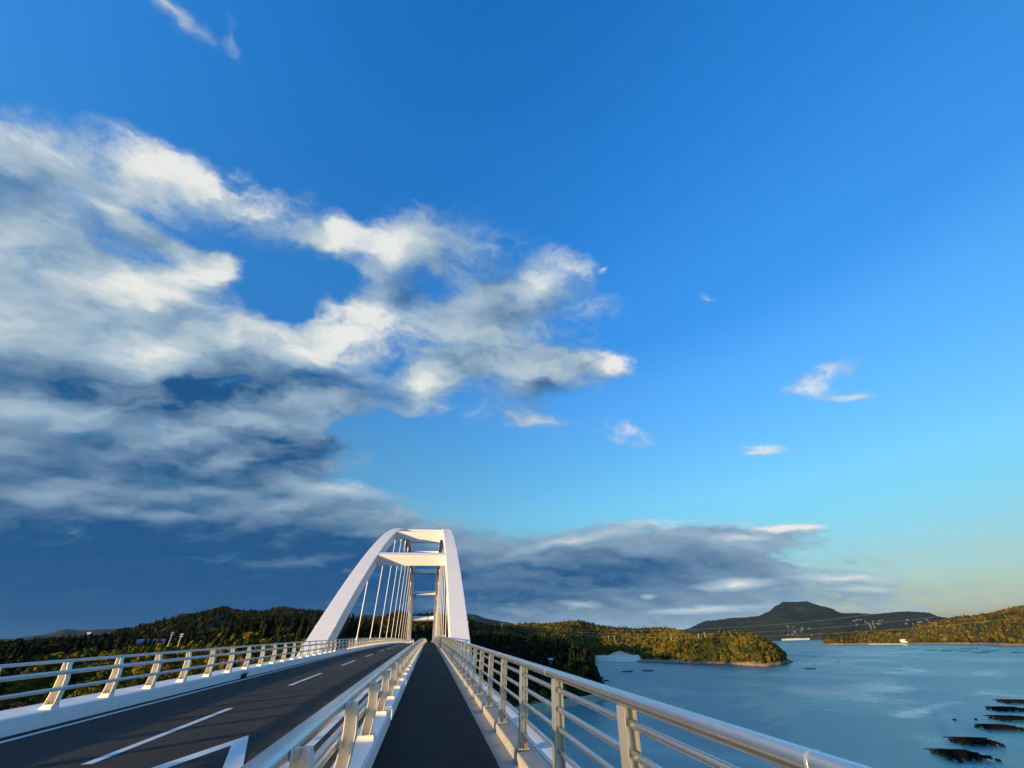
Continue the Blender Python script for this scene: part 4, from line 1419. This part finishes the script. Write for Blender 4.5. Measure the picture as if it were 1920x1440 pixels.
for _ in range(1500):        # thick scrub over the slope above the quay
    y = rng.uniform(268, 450)
    x = rng.uniform(24, coast_x(y) - 2)
    ins = coast_x(y) - x
    if ins < (1.5 if y > 366 else 6):
        continue
    if y > 352 or ins > 36:
        k = 'cedar' if rng.random() < 0.85 else 'olive'
        try_tree(x, y, 'point', k, rng.uniform(9, 14) if k == 'cedar' else rng.uniform(7, 10))
    else:
        k = pick(rng, [('olive_bush', .30), ('russet_bush', .26), ('green_bush', .44)])
        try_tree(x, y, 'point', k, rng.uniform(3.0, 6.0))

scored = []
for t_ in near_trees:
    d = math.hypot(t_[0], t_[1])
    top = (t_[2] + t_[4] - CAM_H) / d
    az = math.degrees(math.atan2(t_[0], t_[1]))
    hidden = top < -0.115 or az < -41.5
    scored.append((0.0 if hidden else t_[4] / d, t_))
scored.sort(key=lambda s: -s[0])
chosen = [t_ for s, t_ in scored[:280]]
rest = [t_ for s, t_ in scored[280:]]
crowns, trunks = {}, {}
for ki, kind in enumerate(KINDS):
    crowns[kind] = []
    for v in range(2):
        vs, fs = crown_data(kind, 211 + ki * 7 + v * 5, 1700, 0.033)
        mb = MB()
        mb.add(vs.tolist(), fs)
        me = bpy.data.meshes.new('crown')
        me.from_pydata(mb.v, [], mb.f)
        me.materials.append(kind_mat(kind))
        me.update()
        crowns[kind].append(me)
    me = trunk_mesh(kind, None).mesh('trunk')
    me.materials.append(M['bark'])
    trunks[kind] = me
NAMES = {'cedar': 'conifer_tree', 'olive_bush': 'bush', 'russet_bush': 'bush', 'green_bush': 'bush'}
for i, t_ in enumerate(chosen):
    x, y, z, k, h, g_, area = t_
    root = empty(NAMES.get(k, 'broadleaf_tree'), (x, y, z))
    root.scale = (h * g_, h * g_, h)
    root.rotation_euler = (rng.uniform(-.05, .05), rng.uniform(-.05, .05), rng.uniform(0, 6.28))
    lab, grp = LABELS[(area, k)]
    if area == 'end':
        a = math.degrees(math.atan2(x, y))
        where = 'left of the arch' if a < -12.5 else ('seen between the left hangers' if a < -2.6 else 'seen under the far portal of the arch')
        lab = lab.replace('on the wooded bank behind the far end of the bridge', 'on the far wooded bank, ' + where)
        grp = grp.replace('behind the bridge end', 'on the far bank, ' + where)
    tag(root, lab, 'bush' if 'bush' in k else 'tree', grp)
    place(trunks[k], 'stem' if 'bush' in k else 'trunk', None, root)
    place(crowns[k][i % 2], 'crown', None, root)
wood('woodland', 'mass of dark and autumn trees filling the banks at both ends of the bridge', rest)
# ------------------------------------------------------------------ things on the water and ashore
M['white_wall'] = material('whitewashed_wall', (0.68, 0.68, 0.66), 0.8, build=stained((0.70, 0.70, 0.68), (0.50, 0.49, 0.46), 0.5))
M['roof_blue'] = material('blue_grey_roof', (0.09, 0.12, 0.16), 0.5, var=0.15, scale=2.0)
M['roof_dark'] = material('dark_roof_tile', (0.075, 0.075, 0.085), 0.6, var=0.2, scale=2.0)
M['roof_white'] = material('white_sheet_roof', (0.72, 0.74, 0.75), 0.45, var=0.08, scale=2.0)
M['glass'] = material('dark_glass', (0.02, 0.025, 0.03), 0.08)
M['hull'] = material('dark_hull', (0.045, 0.05, 0.06), 0.5, var=0.2, scale=1.0)
M['white_paint'] = material('white_gloss_paint', (0.78, 0.78, 0.77), 0.25)
M['log'] = material('weathered_log', (0.004, 0.004, 0.004), 0.9, var=0.4, scale=3.0, spec=0.05)
M['float'] = material('black_float', (0.006, 0.006, 0.007), 0.7, spec=0.15)
M['pole'] = material('pale_pole', (0.50, 0.49, 0.46), 0.8, var=0.1, scale=2.0)
M['galv'] = material('grey_galvanised', (0.16, 0.17, 0.17), 0.6, metal=0.3)
M['wire'] = material('bright_wire', (0.36, 0.35, 0.32), 0.45, metal=0.4)
M['dull_wall'] = material('shade_darkened_render', (0.075, 0.077, 0.08), 0.9, var=0.25, scale=0.2)  # village walls darkened in colour to stand for cloud shadow
M['sand'] = material('pale_spoil', (0.50, 0.43, 0.33), 0.95, var=0.15, scale=0.3, bump=0.5, bscale=2.0)
M['yellow_wall'] = material('cream_wall', (0.66, 0.62, 0.42), 0.8, var=0.08, scale=1.0)
M['buoy'] = material('white_buoy', (0.85, 0.85, 0.84), 0.35)
M['tyre'] = material('tyre_rubber', (0.02, 0.02, 0.02), 0.8)
M['red_lens'] = material('red_lens', (0.35, 0.01, 0.01), 0.2)
M['feather'] = material('dark_feather', (0.05, 0.04, 0.035), 0.8, var=0.3, scale=8.0)
M['grass'] = material('dry_grass', (0.060, 0.052, 0.020), 0.9, var=0.4, scale=12.0)


def pol(az, d, z=0.0):
    return Vector((d * math.sin(math.radians(az)), d * math.cos(math.radians(az)), z))


# --- oyster rafts
def raft_forms(L, W, nl, nc):
    rr = random.Random(int(L * 10))
    longs = MB().tube([(-L / 2, 0, 0), (0, 0.03, 0.02), (L / 2, 0, 0)], [0.13, 0.15, 0.12], 6).mesh('log')
    cross = MB().tube([(0, -W / 2, 0), (0.04, 0, 0), (0, W / 2, 0)], [0.12, 0.14, 0.11], 6).mesh('log')
    fl = MB().tube([(-0.85, 0, 0), (-0.75, 0, 0), (0.75, 0, 0), (0.85, 0, 0)], [0.25, 0.42, 0.42, 0.25], 8).mesh('float')
    return longs, cross, fl


def raft(loc, rot, L, W, label, group, nl=7, nc=9, forms={}):
    key = (L, W)
    if key not in forms:
        forms[key] = raft_forms(L, W, nl, nc)
    lo, cr, fl = forms[key]
    rr = random.Random(int(loc[0] * 13 + loc[1]))
    root = empty('oyster_raft', (loc[0], loc[1], 0.0))
    root.rotation_euler = (0, 0, rot)
    tag(root, label, 'raft', group)
    for i in range(nl):
        o = place(lo, 'log', M['log'], root, True)
        o.location = (rr.uniform(-1, 1), -W / 2 + W * (i + .5) / nl + rr.uniform(-.25, .25), 0.86)
        o.rotation_euler = (0, 0, rr.uniform(-.03, .03))
        o.scale = (rr.uniform(0.72, 1.0), 1, 1)
    for i in range(nc):
        o = place(cr, 'log', M['log'], root, True)
        o.location = (-L / 2 + L * (i + .5) / nc + rr.uniform(-.35, .35), rr.uniform(-.8, .8), 0.60)
        o.rotation_euler = (0, 0, rr.uniform(-.05, .05))
        o.scale = (1, rr.uniform(0.75, 1.12), 1)
    nf = 5 if L > 12 else 4
    for j in range(3):
        for i in range(nf):
            if rr.random() < 0.22:
                continue
            o = place(fl, 'float', M['float'], root, True)
            o.location = (-L / 2 + L * (i + .5) / nf + rr.uniform(-.5, .5), -W / 2 + W * (j + .5) / 3 + rr.uniform(-.4, .4), 0.12)
            o.rotation_euler = (0, 0, rr.uniform(-.2, .2))
    return root


RA = math.radians(-28)
GR = 'rafts in a row at the lower right'
for (cx_, cy_), L, W, lab in [((175.5, 145.6), 13.6, 13.0, 'dark oyster raft nearest the walkway, at the lower right with loose floats beside it'),
                              ((200.5, 158.5), 13.6, 12.0, 'second dark oyster raft from the bottom of the row at lower right'),
                              ((237.1, 174.6), 14.0, 10.5, 'third dark oyster raft from the bottom, a slim one, in the row at lower right'),
                              ((264.5, 188.0), 14.0, 12.5, 'fourth dark oyster raft from the bottom, cut by the right edge'),
                              ((293.5, 208.0), 14.5, 11.0, 'fifth dark oyster raft up the row, with ragged gaps, by the right edge'),
                              ((326.0, 224.5), 14.5, 12.0, 'farthest dark oyster raft of the row at the right edge')]:
    raft((cx_, cy_), RA, L, W, lab, GR, 10, 9)
for q, (x_, y_) in enumerate([(168.5, 140.5), (172.0, 141.0), (180.5, 138.5), (243.0, 196.0), (252.0, 193.5)]):
    o = MB().tube([(-0.7, 0, 0), (-0.5, 0, 0), (0.5, 0, 0), (0.7, 0, 0)], [0.2, 0.42, 0.42, 0.2], 8).build('loose_float', M['float'], None, True)
    o.location = (x_, y_, 0.15)
    o.rotation_euler = (0, 0, q * 0.9)
    tag(o, 'black barrel float drifting beside the oyster rafts at lower right', 'float', 'loose floats beside the rafts')
FAR_RAFTS = [((1078, 889), 34, 'the longest'), ((1022, 800), 20, 'a'), ((985, 745), 16, 'a'), ((1040, 780), 30, 'a'), ((930, 650), 24, 'a'), ((1003, 724), 22, 'a'), ((1120, 800), 30, 'a'), ((1010, 690), 26, 'a'), ((960, 610), 30, 'a')]
for (x_, y_), L, _w in FAR_RAFTS:
    raft((x_, y_), math.radians(-38), L, 5.0, 'thin dark oyster raft floating off the far right shore', 'rafts off the far right shore', 5, 12)
raft((290, 598), math.radians(-62), 19, 5.0, 'dark oyster raft moored just right of the work boat in the bay', None, 5, 9)
raft((183, 484), math.radians(0), 12, 4.0, 'small dark raft at the foot of the near wooded point', None, 4, 7)
raft((455, 505), math.radians(-40), 12, 4.0, 'lone dark raft in open water below the sunlit headland', None, 4, 7)


# --- boats
def boat(loc, rot, L, hull_mat, label, cabin=True, group=None):
    root = empty('work_boat', loc)
    root.rotation_euler = (0, 0, rot)
    tag(root, label, 'boat', group)
    rings = []
    for k, (u, w, zk, zs) in enumerate([(-0.5, 0.82, 0.05, 0.75), (-0.3, 0.95, -0.1, 0.72), (0.0, 1.0, -0.15, 0.75), (0.28, 0.82, -0.1, 0.95), (0.42, 0.45, 0.1, 1.15), (0.5, 0.06, 0.5, 1.35)]):
        b = L * 0.13 * w
        s = L / 10.0
        rings.append([(u * L, -b, zs * s), (u * L, -b * 0.85, zk * s + 0.1), (u * L, 0, zk * s - 0.1), (u * L, b * 0.85, zk * s + 0.1), (u * L, b, zs * s), (u * L, b * 0.9, (zs - 0.2) * s), (u * L, -b * 0.9, (zs - 0.2) * s)])
    MB().loft(rings).build('hull', hull_mat, root, True)
    if cabin:
        s = L / 10.0
        c = MB()
        c.loft([[(-0.22 * L, -0.075 * L, z), (-0.02 * L + t, -0.075 * L, z), (-0.02 * L + t, 0.075 * L, z), (-0.22 * L, 0.075 * L, z)] for z, t in ((0.55 * s, 0), (1.9 * s, -0.02 * L))])
        cab = c.build('cabin', M['white_paint'], root, bevel=0.05 * s)
        MB().box(-0.205 * L, -0.04 * L, -0.0775 * L, 0.0775 * L, 1.3 * s, 1.7 * s).build('window_band', M['glass'], cab)
        MB().box(-0.25 * L, -0.02 * L, -0.09 * L, 0.09 * L, 1.92 * s, 2.0 * s).build('roof', M['white_paint'], cab)
        MB().tube([(-0.12 * L, 0, 1.95 * s), (-0.12 * L, 0, 3.4 * s)], 0.04 * s, 6).build('mast', M['pole'], root)
    return root


boat((262, 600, 0), math.radians(-42), 15, M['hull'], 'dark hulled work boat with a white cabin lying in the middle of the bay')
boat(pol(58.75, 1405), math.radians(30), 13, M['white_paint'], 'white boat close under the rocky shore at the right edge')
for i, (x_, y_) in enumerate([(338, 906), (352, 890), (372, 868)]):
    boat((x_, y_, 0), math.radians(-50 + 20 * i), 8, M['white_paint'], 'small white boat moored in front of the white seawall', True, 'boats along the white seawall')

# --- buoys
bu = MB()
bu.loft([[(r * math.cos(a), r * math.sin(a), z) for a in [2 * math.pi * k / 10 for k in range(10)]] for r, z in ((0.15, -0.45), (0.42, -0.3), (0.52, 0.0), (0.42, 0.33), (0.16, 0.5), (0.07, 0.55), (0.07, 0.68))])
bum = bu.mesh('buoy')
for (x_, y_) in [(160.6, 292.4), (172.0, 287.0), (206.2, 323.8), (215.6, 322.5), (140.7, 346.9), (120.4, 267.5), (99.5, 258.6), (119.7, 259.6), (105.7, 250.6), (157.5, 285.9), (244.5, 348.1), (181.1, 357.0), (166.1, 295.4), (531.5, 588.3), (548.4, 612.3), (172.3, 298.2), (131.5, 318.0), (253.1, 480.4), (233.6, 373.8)]:
    o = place(bum, 'mooring_buoy', M['buoy'], None, True, loc=(x_, y_, 0.1))
    s = RNG.uniform(0.35, 0.7)
    o.scale = (s, s, s)
    tag(o, 'small white round mooring buoy on the open water', 'buoy', 'white buoys scattered over the bay')


# --- quay below the near point
def quay_line(pts, h, w, name, label):
    root = empty(name, (pts[0][0], pts[0][1], 0))
    tag(root, label, 'wall')
    o0 = Vector(root.location)
    for (x0, y0), (x1, y1) in zip(pts[:-1], pts[1:]):
        n = max(1, int(math.hypot(x1 - x0, y1 - y0) / 9))
        for k in range(n):
            a = Vector((x0 + (x1 - x0) * k / n, y0 + (y1 - y0) * k / n, 0))
            b = Vector((x0 + (x1 - x0) * (k + .985) / n, y0 + (y1 - y0) * (k + .985) / n, 0))
            t = (b - a).normalized()
            s = Vector((t.y, -t.x, 0))
            ring = lambda p: [p + s * w / 2 + Vector((0, 0, -2)) - o0, p + s * w * 0.36 + Vector((0, 0, h)) - o0, p - s * w / 2 + Vector((0, 0, h)) - o0, p - s * w / 2 + Vector((0, 0, -2)) - o0]
            MB().loft([ring(a), ring(b)]).build('wall_block', M['sand'], root)
    return root, o0


q1, o0 = quay_line([(26, 266), (52, 284), (80, 301)], 4.4, 3.4, 'quay_wall', 'pale concrete quay wall at the waterline seen through the walkway railing')
MB().box(80.5 - o0.x, 83.3 - o0.x, 300.2 - o0.y, 303 - o0.y, -2, 6.0).build('end_pillar', M['sand'], q1)
quay_line([(88, 312), (104, 322), (120, 334), (132, 346), (139, 357), (141, 368)], 3.8, 3.0, 'breakwater', 'curved grey breakwater below the near wooded point')

# --- shed on the near point
def house(loc, rot, w, d, h, rise, wall_m, roof_m, label, group=None, name='house', parts=True, cat='house'):
    root = empty(name, loc)
    root.rotation_euler = (0, 0, rot)
    tag(root, label, cat, group)
    MB().box(-w / 2, w / 2, -d / 2, d / 2, -2.0, h).build('wall', wall_m, root)
    e = 0.5
    r = MB()
    r.add([(-w / 2 - e, -d / 2 - e, h - 0.1), (w / 2 + e, -d / 2 - e, h - 0.1), (w / 2 + e, 0, h + rise), (-w / 2 - e, 0, h + rise), (-w / 2 - e, d / 2 + e, h - 0.1), (w / 2 + e, d / 2 + e, h - 0.1),
           (-w / 2 - e, -d / 2 - e, h + 0.15), (w / 2 + e, -d / 2 - e, h + 0.15), (w / 2 + e, 0, h + rise + 0.3), (-w / 2 - e, 0, h + rise + 0.3), (-w / 2 - e, d / 2 + e, h + 0.15), (w / 2 + e, d / 2 + e, h + 0.15)],
          [(6, 7, 8, 9), (9, 8, 11, 10), (1, 0, 3, 2), (2, 3, 4, 5), (0, 1, 7, 6), (5, 4, 10, 11), (0, 6, 9, 3), (3, 9, 10, 4), (1, 2, 8, 7), (2, 5, 11, 8)])
    r.build('roof', roof_m, root)
    if parts:
        n = max(1, int(w / 3.2))
        for i in range(n):
            xx = -w / 2 + w * (i + .5) / n
            f = MB().box(xx - 0.75, xx + 0.75, -d / 2 - 0.05, -d / 2 + 0.02, 1.0, 2.2).build('window', M['white_paint'], root)
            MB().box(xx - 0.65, xx + 0.65, -d / 2 - 0.08, -d / 2 - 0.052, 1.1, 2.1).build('pane', M['glass'], f)
    return root


sx, sy = 103.0, 388.0
house((sx, sy, near_height(sx, sy) + 0.2), math.radians(25), 7, 4.5, 2.4, 1.0, M['concrete'], M['roof_white'], 'small shed with a bright white roof among the trees of the near point', name='shed', cat='shed')

# --- blue roofed building and poles left of the road
bx_, by_ = -176.0, 338.0
house((bx_, by_, near_height(bx_, by_)), math.radians(18), 22, 9, 4.0, 2.0, M['concrete'], M['roof_blue'], 'long building with a blue grey roof beyond the left railing', name='building', cat='building')


def utility_pole(loc, h, label, lean=0.0, group=None, arms=2, r=0.16):
    root = empty('utility_pole', loc)
    root.rotation_euler = (lean, lean * 0.6, RNG.uniform(0, 3))
    tag(root, label, 'pole', group)
    MB().tube([(0, 0, -1), (0, 0, h)], [r, r * 0.7], 8).build('shaft', M['pole'], root, True)
    for k in range(arms):
        z = h - 0.5 - k * 0.9
        arm = MB().box(-1.0, 1.0, -0.06, 0.06, z - 0.06, z + 0.06).build('crossarm', M['pole'], root)
        for q in (-0.8, 0.0, 0.8):
            MB().tube([(q, 0, z + 0.06), (q, 0, z + 0.3)], 0.06, 6).build('insulator', M['white_paint'], arm)
    return root


for (az, d), h, lab in [((-26.2, 300), 11.5, 'left one of two pale utility poles beyond the left railing'), ((-25.4, 303), 10.5, 'right one of two pale utility poles beyond the left railing')]:
    p = pol(az, d)
    utility_pole((p.x, p.y, near_height(p.x, p.y) - 0.2), h, lab, 0.0, None, 2, 0.22)
for (az, d), h, lab in [((22.0, 1075), 20, 'left one of two tall pale poles on the ridge above the white seawall'), ((22.7, 1070), 18, 'right one of two tall pale poles on the ridge above the white seawall'),
                        ((29.2, 960), 19, 'single tall pale pole in the trees at the middle of the headland'), ((32.2, 880), 17, 'left one of two pale poles standing over the headland crest'), ((32.9, 878), 15, 'right one of two pale poles standing over the headland crest')]:
    p = pol(az, d)
    utility_pole((p.x, p.y, polar_height(T_RIDGE, az, d, 9.0, 0.0, 2.2) - 0.5), h, lab, 0.0, None, 2, 0.35)


# --- power line over the bay
def pylon(loc, h, label, w=3.0):
    root = empty('power_pylon', loc)
    tag(root, label, 'pylon')
    for sx_ in (-1, 1):
        for sy_ in (-1, 1):
            MB().tube([(sx_ * w / 2, sy_ * w / 2, -2), (sx_ * 0.35, sy_ * 0.35, h)], [0.16, 0.10], 5).build('leg', M['galv'], root)
    n = 7
    for k in range(n):
        z0, z1 = h * k / n, h * (k + 1) / n
        f = lambda z: w / 2 + (0.35 - w / 2) * z / h
        for a in range(4):
            c = [(-1, -1), (1, -1), (1, 1), (-1, 1)]
            p0, p1 = c[a], c[(a + 1) % 4]
            MB().tube([(p0[0] * f(z0), p0[1] * f(z0), z0), (p1[0] * f(z1), p1[1] * f(z1), z1)], 0.06, 4).build('brace', M['galv'], root)
    for z in (h - 1, h - 5, h - 9):
        MB().tube([(-4, 0, z), (0, 0, z + 0.7), (4, 0, z)], 0.10, 5).build('crossarm', M['galv'], root)
    return root


PL = pol(9.0, 720)
PLz = polar_height(T_RIDGE, 9.0, 720, 9.0, 0.0, 2.2)
pylon((PL.x, PL.y, PLz), 42, 'lattice power pylon in the woods behind the near point', 5)
PR = pol(64.0, 640)
WIRES = [(PLz + 41, 74, -22.0, 'highest'), (PLz + 37, 60, -20.0, 'middle'), (PLz + 33, 48, -17.0, 'lowest')]
for za, zb, sag, which in WIRES:
    pts = []
    for k in range(41):
        u = k / 40.0
        # the span leaves the ridge, hangs low over the headland and climbs towards the right
        az = 9.0 + (64.0 - 9.0) * u
        d = 720 + (640 - 720) * u + 330 * u * (1 - u)
        z = za + (zb - za) * u + sag * 4 * u * (1 - u)
        pts.append(pol(az, d, z))
    o = MB().tube(pts, 0.055, 4).build('power_line', M['wire'])
    tag(o, '%s of the three thin power lines hanging over the bay' % which, 'cable', 'power lines over the bay')

# --- white seawall and pale mound
sw = empty('seawall', (332, 936, 0))
tag(sw, 'long white seawall at the water below the ridge', 'wall')
a, b = Vector((322, 960, 0)), Vector((402, 846, 0))
n = 10
t_ = (b - a).normalized()
s_ = Vector((t_.y, -t_.x, 0))
for k in range(n):
    p = a + (b - a) * k / n - Vector((332, 936, 0))
    q = a + (b - a) * (k + 0.985) / n - Vector((332, 936, 0))
    h = 10.5 + (0.4 if k % 3 == 0 else 0.0)
    MB().loft([[v + s_ * 1.2 + Vector((0, 0, -2)), v + s_ * 0.8 + Vector((0, 0, h)), v - s_ * 3 + Vector((0, 0, h)), v - s_ * 3 + Vector((0, 0, -2))] for v in (p, q)]).build('wall_panel', M['white_wall'], sw)
mp_ = Vector((385, 905, 0))
rings = []
rr = random.Random(3)
for k in range(7):
    u = k / 6.0
    r = 26 * (1 - u ** 1.2) + 0.5
    rings.append([(r * 1.15 * math.cos(q) * (1 + 0.12 * math.sin(3 * q + k)), r * 0.8 * math.sin(q) * (1 + 0.1 * math.cos(2 * q)), 7 + 10 * u ** 0.75 + 0.9 * math.sin(5 * q + 2 * k) * (1 - u)) for q in [2 * math.pi * j / 18 for j in range(18)]])
o = MB().loft(rings).build('spoil_mound', M['sand'], None, True)
o.location = mp_
o.rotation_euler = (0, 0, math.radians(-52))
tag(o, 'pale peaked mound of spoil behind the white seawall', 'mound')

# --- pale spit off the headland
rings = []
p0, p1 = pol(39.3, 1118), pol(42.9, 1046)
ax = (p1 - p0).normalized()
sd = Vector((ax.y, -ax.x, 0))
for k in range(13):
    u = k / 12.0
    c = p0 + (p1 - p0) * u
    w = 13 * (1 - 0.75 * u) + 3 * math.sin(k * 2.1)
    hh = 2.6 * (1 - 0.5 * u) + 0.4 * math.sin(k * 1.7)
    rings.append([c - sd * w + Vector((0, 0, -1)), c - sd * w * 0.55 + Vector((0, 0, hh * 0.8)), c + sd * w * 0.1 + Vector((0, 0, hh)), c + sd * w * 0.7 + Vector((0, 0, hh * 0.5)), c + sd * w + Vector((0, 0, -1))])
o = MB().loft(rings).build('spit', M['sand'], None, True)
tag(o, kind='structure')

# --- right shore: quay, cream house, tall poles
rq = empty('shore_quay', pol(47.6, 1975))
tag(rq, 'low pale quay along the far right shore', 'wall')
for k in range(9):
    a_, b_ = pol(47.6 + 0.32 * k, 1978 - 9.5 * k) - rq.location, pol(47.6 + 0.32 * (k + 0.97), 1978 - 9.5 * (k + 0.97)) - rq.location
    s2 = Vector((-math.sin(math.radians(48)), -math.cos(math.radians(48)), 0))
    MB().loft([[v + s2 * 2 + Vector((0, 0, -2)), v + s2 * 2 + Vector((0, 0, 2.4)), v - s2 * 12 + Vector((0, 0, 2.6)), v - s2 * 12 + Vector((0, 0, -2))] for v in (a_, b_)]).build('wall_block', M['concrete'], rq)
hp = pol(50.35, 1925)
house((hp.x, hp.y, 7), math.radians(-48), 17, 9, 5.5, 3, M['yellow_wall'], M['roof_dark'], 'cream house with a pale roof alone on the far right shore')
for az, lab in ((48.35, 'left one of two tall pale slim masts behind the far right shore'), (48.65, 'right one of two tall pale slim masts behind the far right shore')):
    p = pol(az, 2180)
    utility_pole((p.x, p.y, polar_height(T_RIGHT, az, 2180, 10.0, 0.0, 6.3)), 34, lab, 0.0, None, 1, 0.42)

# --- village at the foot of the mountain
rv = random.Random(5)
for name_, az0, az1, zlo, zhi, n, lab, grp in [('a', 41.0, 43.6, 20, 85, 17, 'tiny pale house in the left cluster of the village under the mountain', 'left cluster of village houses'),
                                              ('b', 46.8, 49.6, 60, 110, 13, 'tiny pale house in the middle cluster of the village under the mountain', 'middle cluster of village houses'),
                                              ('c', 51.0, 53.0, 60, 100, 7, 'tiny pale house in the right cluster of the village under the mountain', 'right cluster of village houses')]:
    for i in range(n):
        az = rv.uniform(az0, az1)
        zz = rv.uniform(zlo, zhi)
        df = lerp_table(T_MOUNTAIN, az)[0]
        d = df + 5
        while polar_height(T_MOUNTAIN, az, d, 20.0, 5.0, 1.7) < zz and d < df + 700:
            d += 8
        p = pol(az, d)
        house((p.x, p.y, polar_height(T_MOUNTAIN, az, d, 20.0, 5.0, 1.7) + 1.0), rv.uniform(0, 3), rv.uniform(8, 15), rv.uniform(7, 9), rv.uniform(3.0, 5.0), 3, M['dull_wall'], rv.choice([M['roof_dark'], M['roof_dark'], M['roof_blue']]), lab, grp, parts=False)
for i in range(6):
    az = 40.6 + 0.42 * i
    p = pol(az, 3960)
    house((p.x, p.y, 3), math.radians(-40), rv.uniform(24, 40), 16, rv.uniform(6, 9), 3, M['concrete'], rv.choice([M['roof_blue'], M['roof_dark']]), 'long white harbour shed on the waterline under the mountain', 'harbour sheds under the mountain', name='harbour_shed', parts=False, cat='shed')

# --- white lookout on the left skyline
lt = pol(-32.4, 880)
lz = polar_height(T_LEFT_HILLS, -32.4, 880, 22.0, 0.0, 4.4)
lo_ = empty('lookout_tower', (lt.x, lt.y, lz))
lo_.rotation_euler = (0, 0, 0.4)
tag(lo_, 'small white two tiered tower on the left skyline', 'tower')
zt = el(880, 0.0345) - lz
MB().box(-2.6, 2.6, -2.2, 2.2, -2, zt - 7).build('shaft', M['concrete'], lo_)
MB().box(-3.4, 2.4, -2.8, 2.8, zt - 7, zt - 4.2).build('lower_tier', M['white_paint'], lo_)
MB().box(-1.6, 1.8, -1.8, 1.8, zt - 4.2, zt - 3.0).build('window_band', M['glass'], lo_)
MB().box(-2.0, 2.6, -2.4, 2.4, zt - 3.0, zt).build('upper_tier', M['white_paint'], lo_)

# --- a car beyond the crest
cy_ = 186.0
car = empty('car', (-6.35, cy_, deck_z(cy_)))
tag(car, 'white car driving away over the crest of the bridge', 'car')
body = MB()
body.loft([[(-w, y_, 0.28), (-w, y_, zs), (-w * 0.92, y_, zs + 0.06), (w * 0.92, y_, zs + 0.06), (w, y_, zs), (w, y_, 0.28)] for y_, w, zs in ((-2.1, 0.78, 0.82), (-1.95, 0.84, 0.95), (0.6, 0.86, 0.95), (1.6, 0.84, 0.88), (2.1, 0.74, 0.7))])
bd = body.build('body', M['white_paint'], car, bevel=0.05)
cab = MB()
cab.loft([[(-0.76, -1.95, 0.98), (0.76, -1.95, 0.98), (0.80, 0.9, 0.98), (-0.80, 0.9, 0.98)], [(-0.64, -1.65, 1.46), (0.64, -1.65, 1.46), (0.64, 0.15, 1.48), (-0.64, 0.15, 1.48)]])
cb = cab.build('cabin', M['white_paint'], car, bevel=0.06)
MB().add([(-0.66, -1.945, 1.04), (0.66, -1.945, 1.04), (0.58, -1.71, 1.40), (-0.58, -1.71, 1.40)], [(0, 1, 2, 3)]).build('rear_window', M['glass'], cb)
for sx_ in (-1, 1):
    MB().box(sx_ * 0.70 - 0.09, sx_ * 0.70 + 0.09, -2.115, -2.05, 0.62, 0.86).build('tail_light', M['red_lens'], car)
    for yy in (-1.3, 1.35):
        wh = MB().tube([(sx_ * 0.70, yy, 0.31), (sx_ * 0.87, yy, 0.31)], 0.31, 14).build('wheel', M['tyre'], car)
        MB().tube([(sx_ * 0.86, yy, 0.31), (sx_ * 0.885, yy, 0.31)], 0.18, 10).build('rim', M['alu'], wh)
MB().box(-0.22, 0.22, -2.125, -2.10, 0.50, 0.62).build('number_plate', M['paint'], car)

# --- tuft of grass at the kerb and a bird over the bay
tf = MB()
rt = random.Random(9)
for i in range(90):
    a = rt.uniform(0, 6.28)
    l = rt.uniform(0.10, 0.26)
    bx0, by0 = rt.uniform(-.05, .05), rt.uniform(-.22, .22)
    dx, dy = math.cos(a) * l * 0.6, math.sin(a) * l * 0.6
    w = 0.006
    tf.add([(bx0 - w, by0, 0), (bx0 + w, by0, 0), (bx0 + dx * 0.5 + w, by0 + dy * 0.5, l * 0.75), (bx0 + dx * 0.5 - w, by0 + dy * 0.5, l * 0.75), (bx0 + dx, by0 + dy, l)], [(0, 1, 2, 3), (3, 2, 4)])
o = tf.build('grass_tuft', M['grass'])
o.location = (-7.86, 23.0, deck_z(23.0) + 0.002)
tag(o, 'dark tuft of grass growing at the foot of the left kerb', 'grass', kind='stuff')

bd0 = Vector((1.0, 1.1, 0)).normalized() * 150
BIRD_LOC = (111.7, 113.1, CAM_H - 6.4)
bird = empty('bird', BIRD_LOC)
bird.rotation_euler = (0.2, math.radians(-48), math.radians(-42))
tag(bird, 'dark bird with raised wings gliding low over the water', 'bird')
bb = MB()
bb.tube([(0, -0.42, 0), (0, -0.25, 0), (0, 0.0, 0.01), (0, 0.18, 0.03), (0, 0.27, 0.04), (0, 0.33, 0.03)], [0.05, 0.06, 0.085, 0.06, 0.045, 0.01], 8)
bb.add([(-0.09, -0.62, 0), (0.09, -0.62, 0), (0.03, -0.3, 0.01), (-0.03, -0.3, 0.01)], [(0, 1, 2, 3)])
for sx_ in (-1, 1):
    bb.add([(sx_ * 0.05, -0.12, 0.03), (sx_ * 0.05, 0.14, 0.05), (sx_ * 0.40, 0.22, 0.14), (sx_ * 0.38, -0.10, 0.12), (sx_ * 0.86, 0.06, 0.10), (sx_ * 0.80, -0.10, 0.09)], [(0, 1, 2, 3), (3, 2, 4, 5)])
bb.build('body', M['feather'], bird, True)
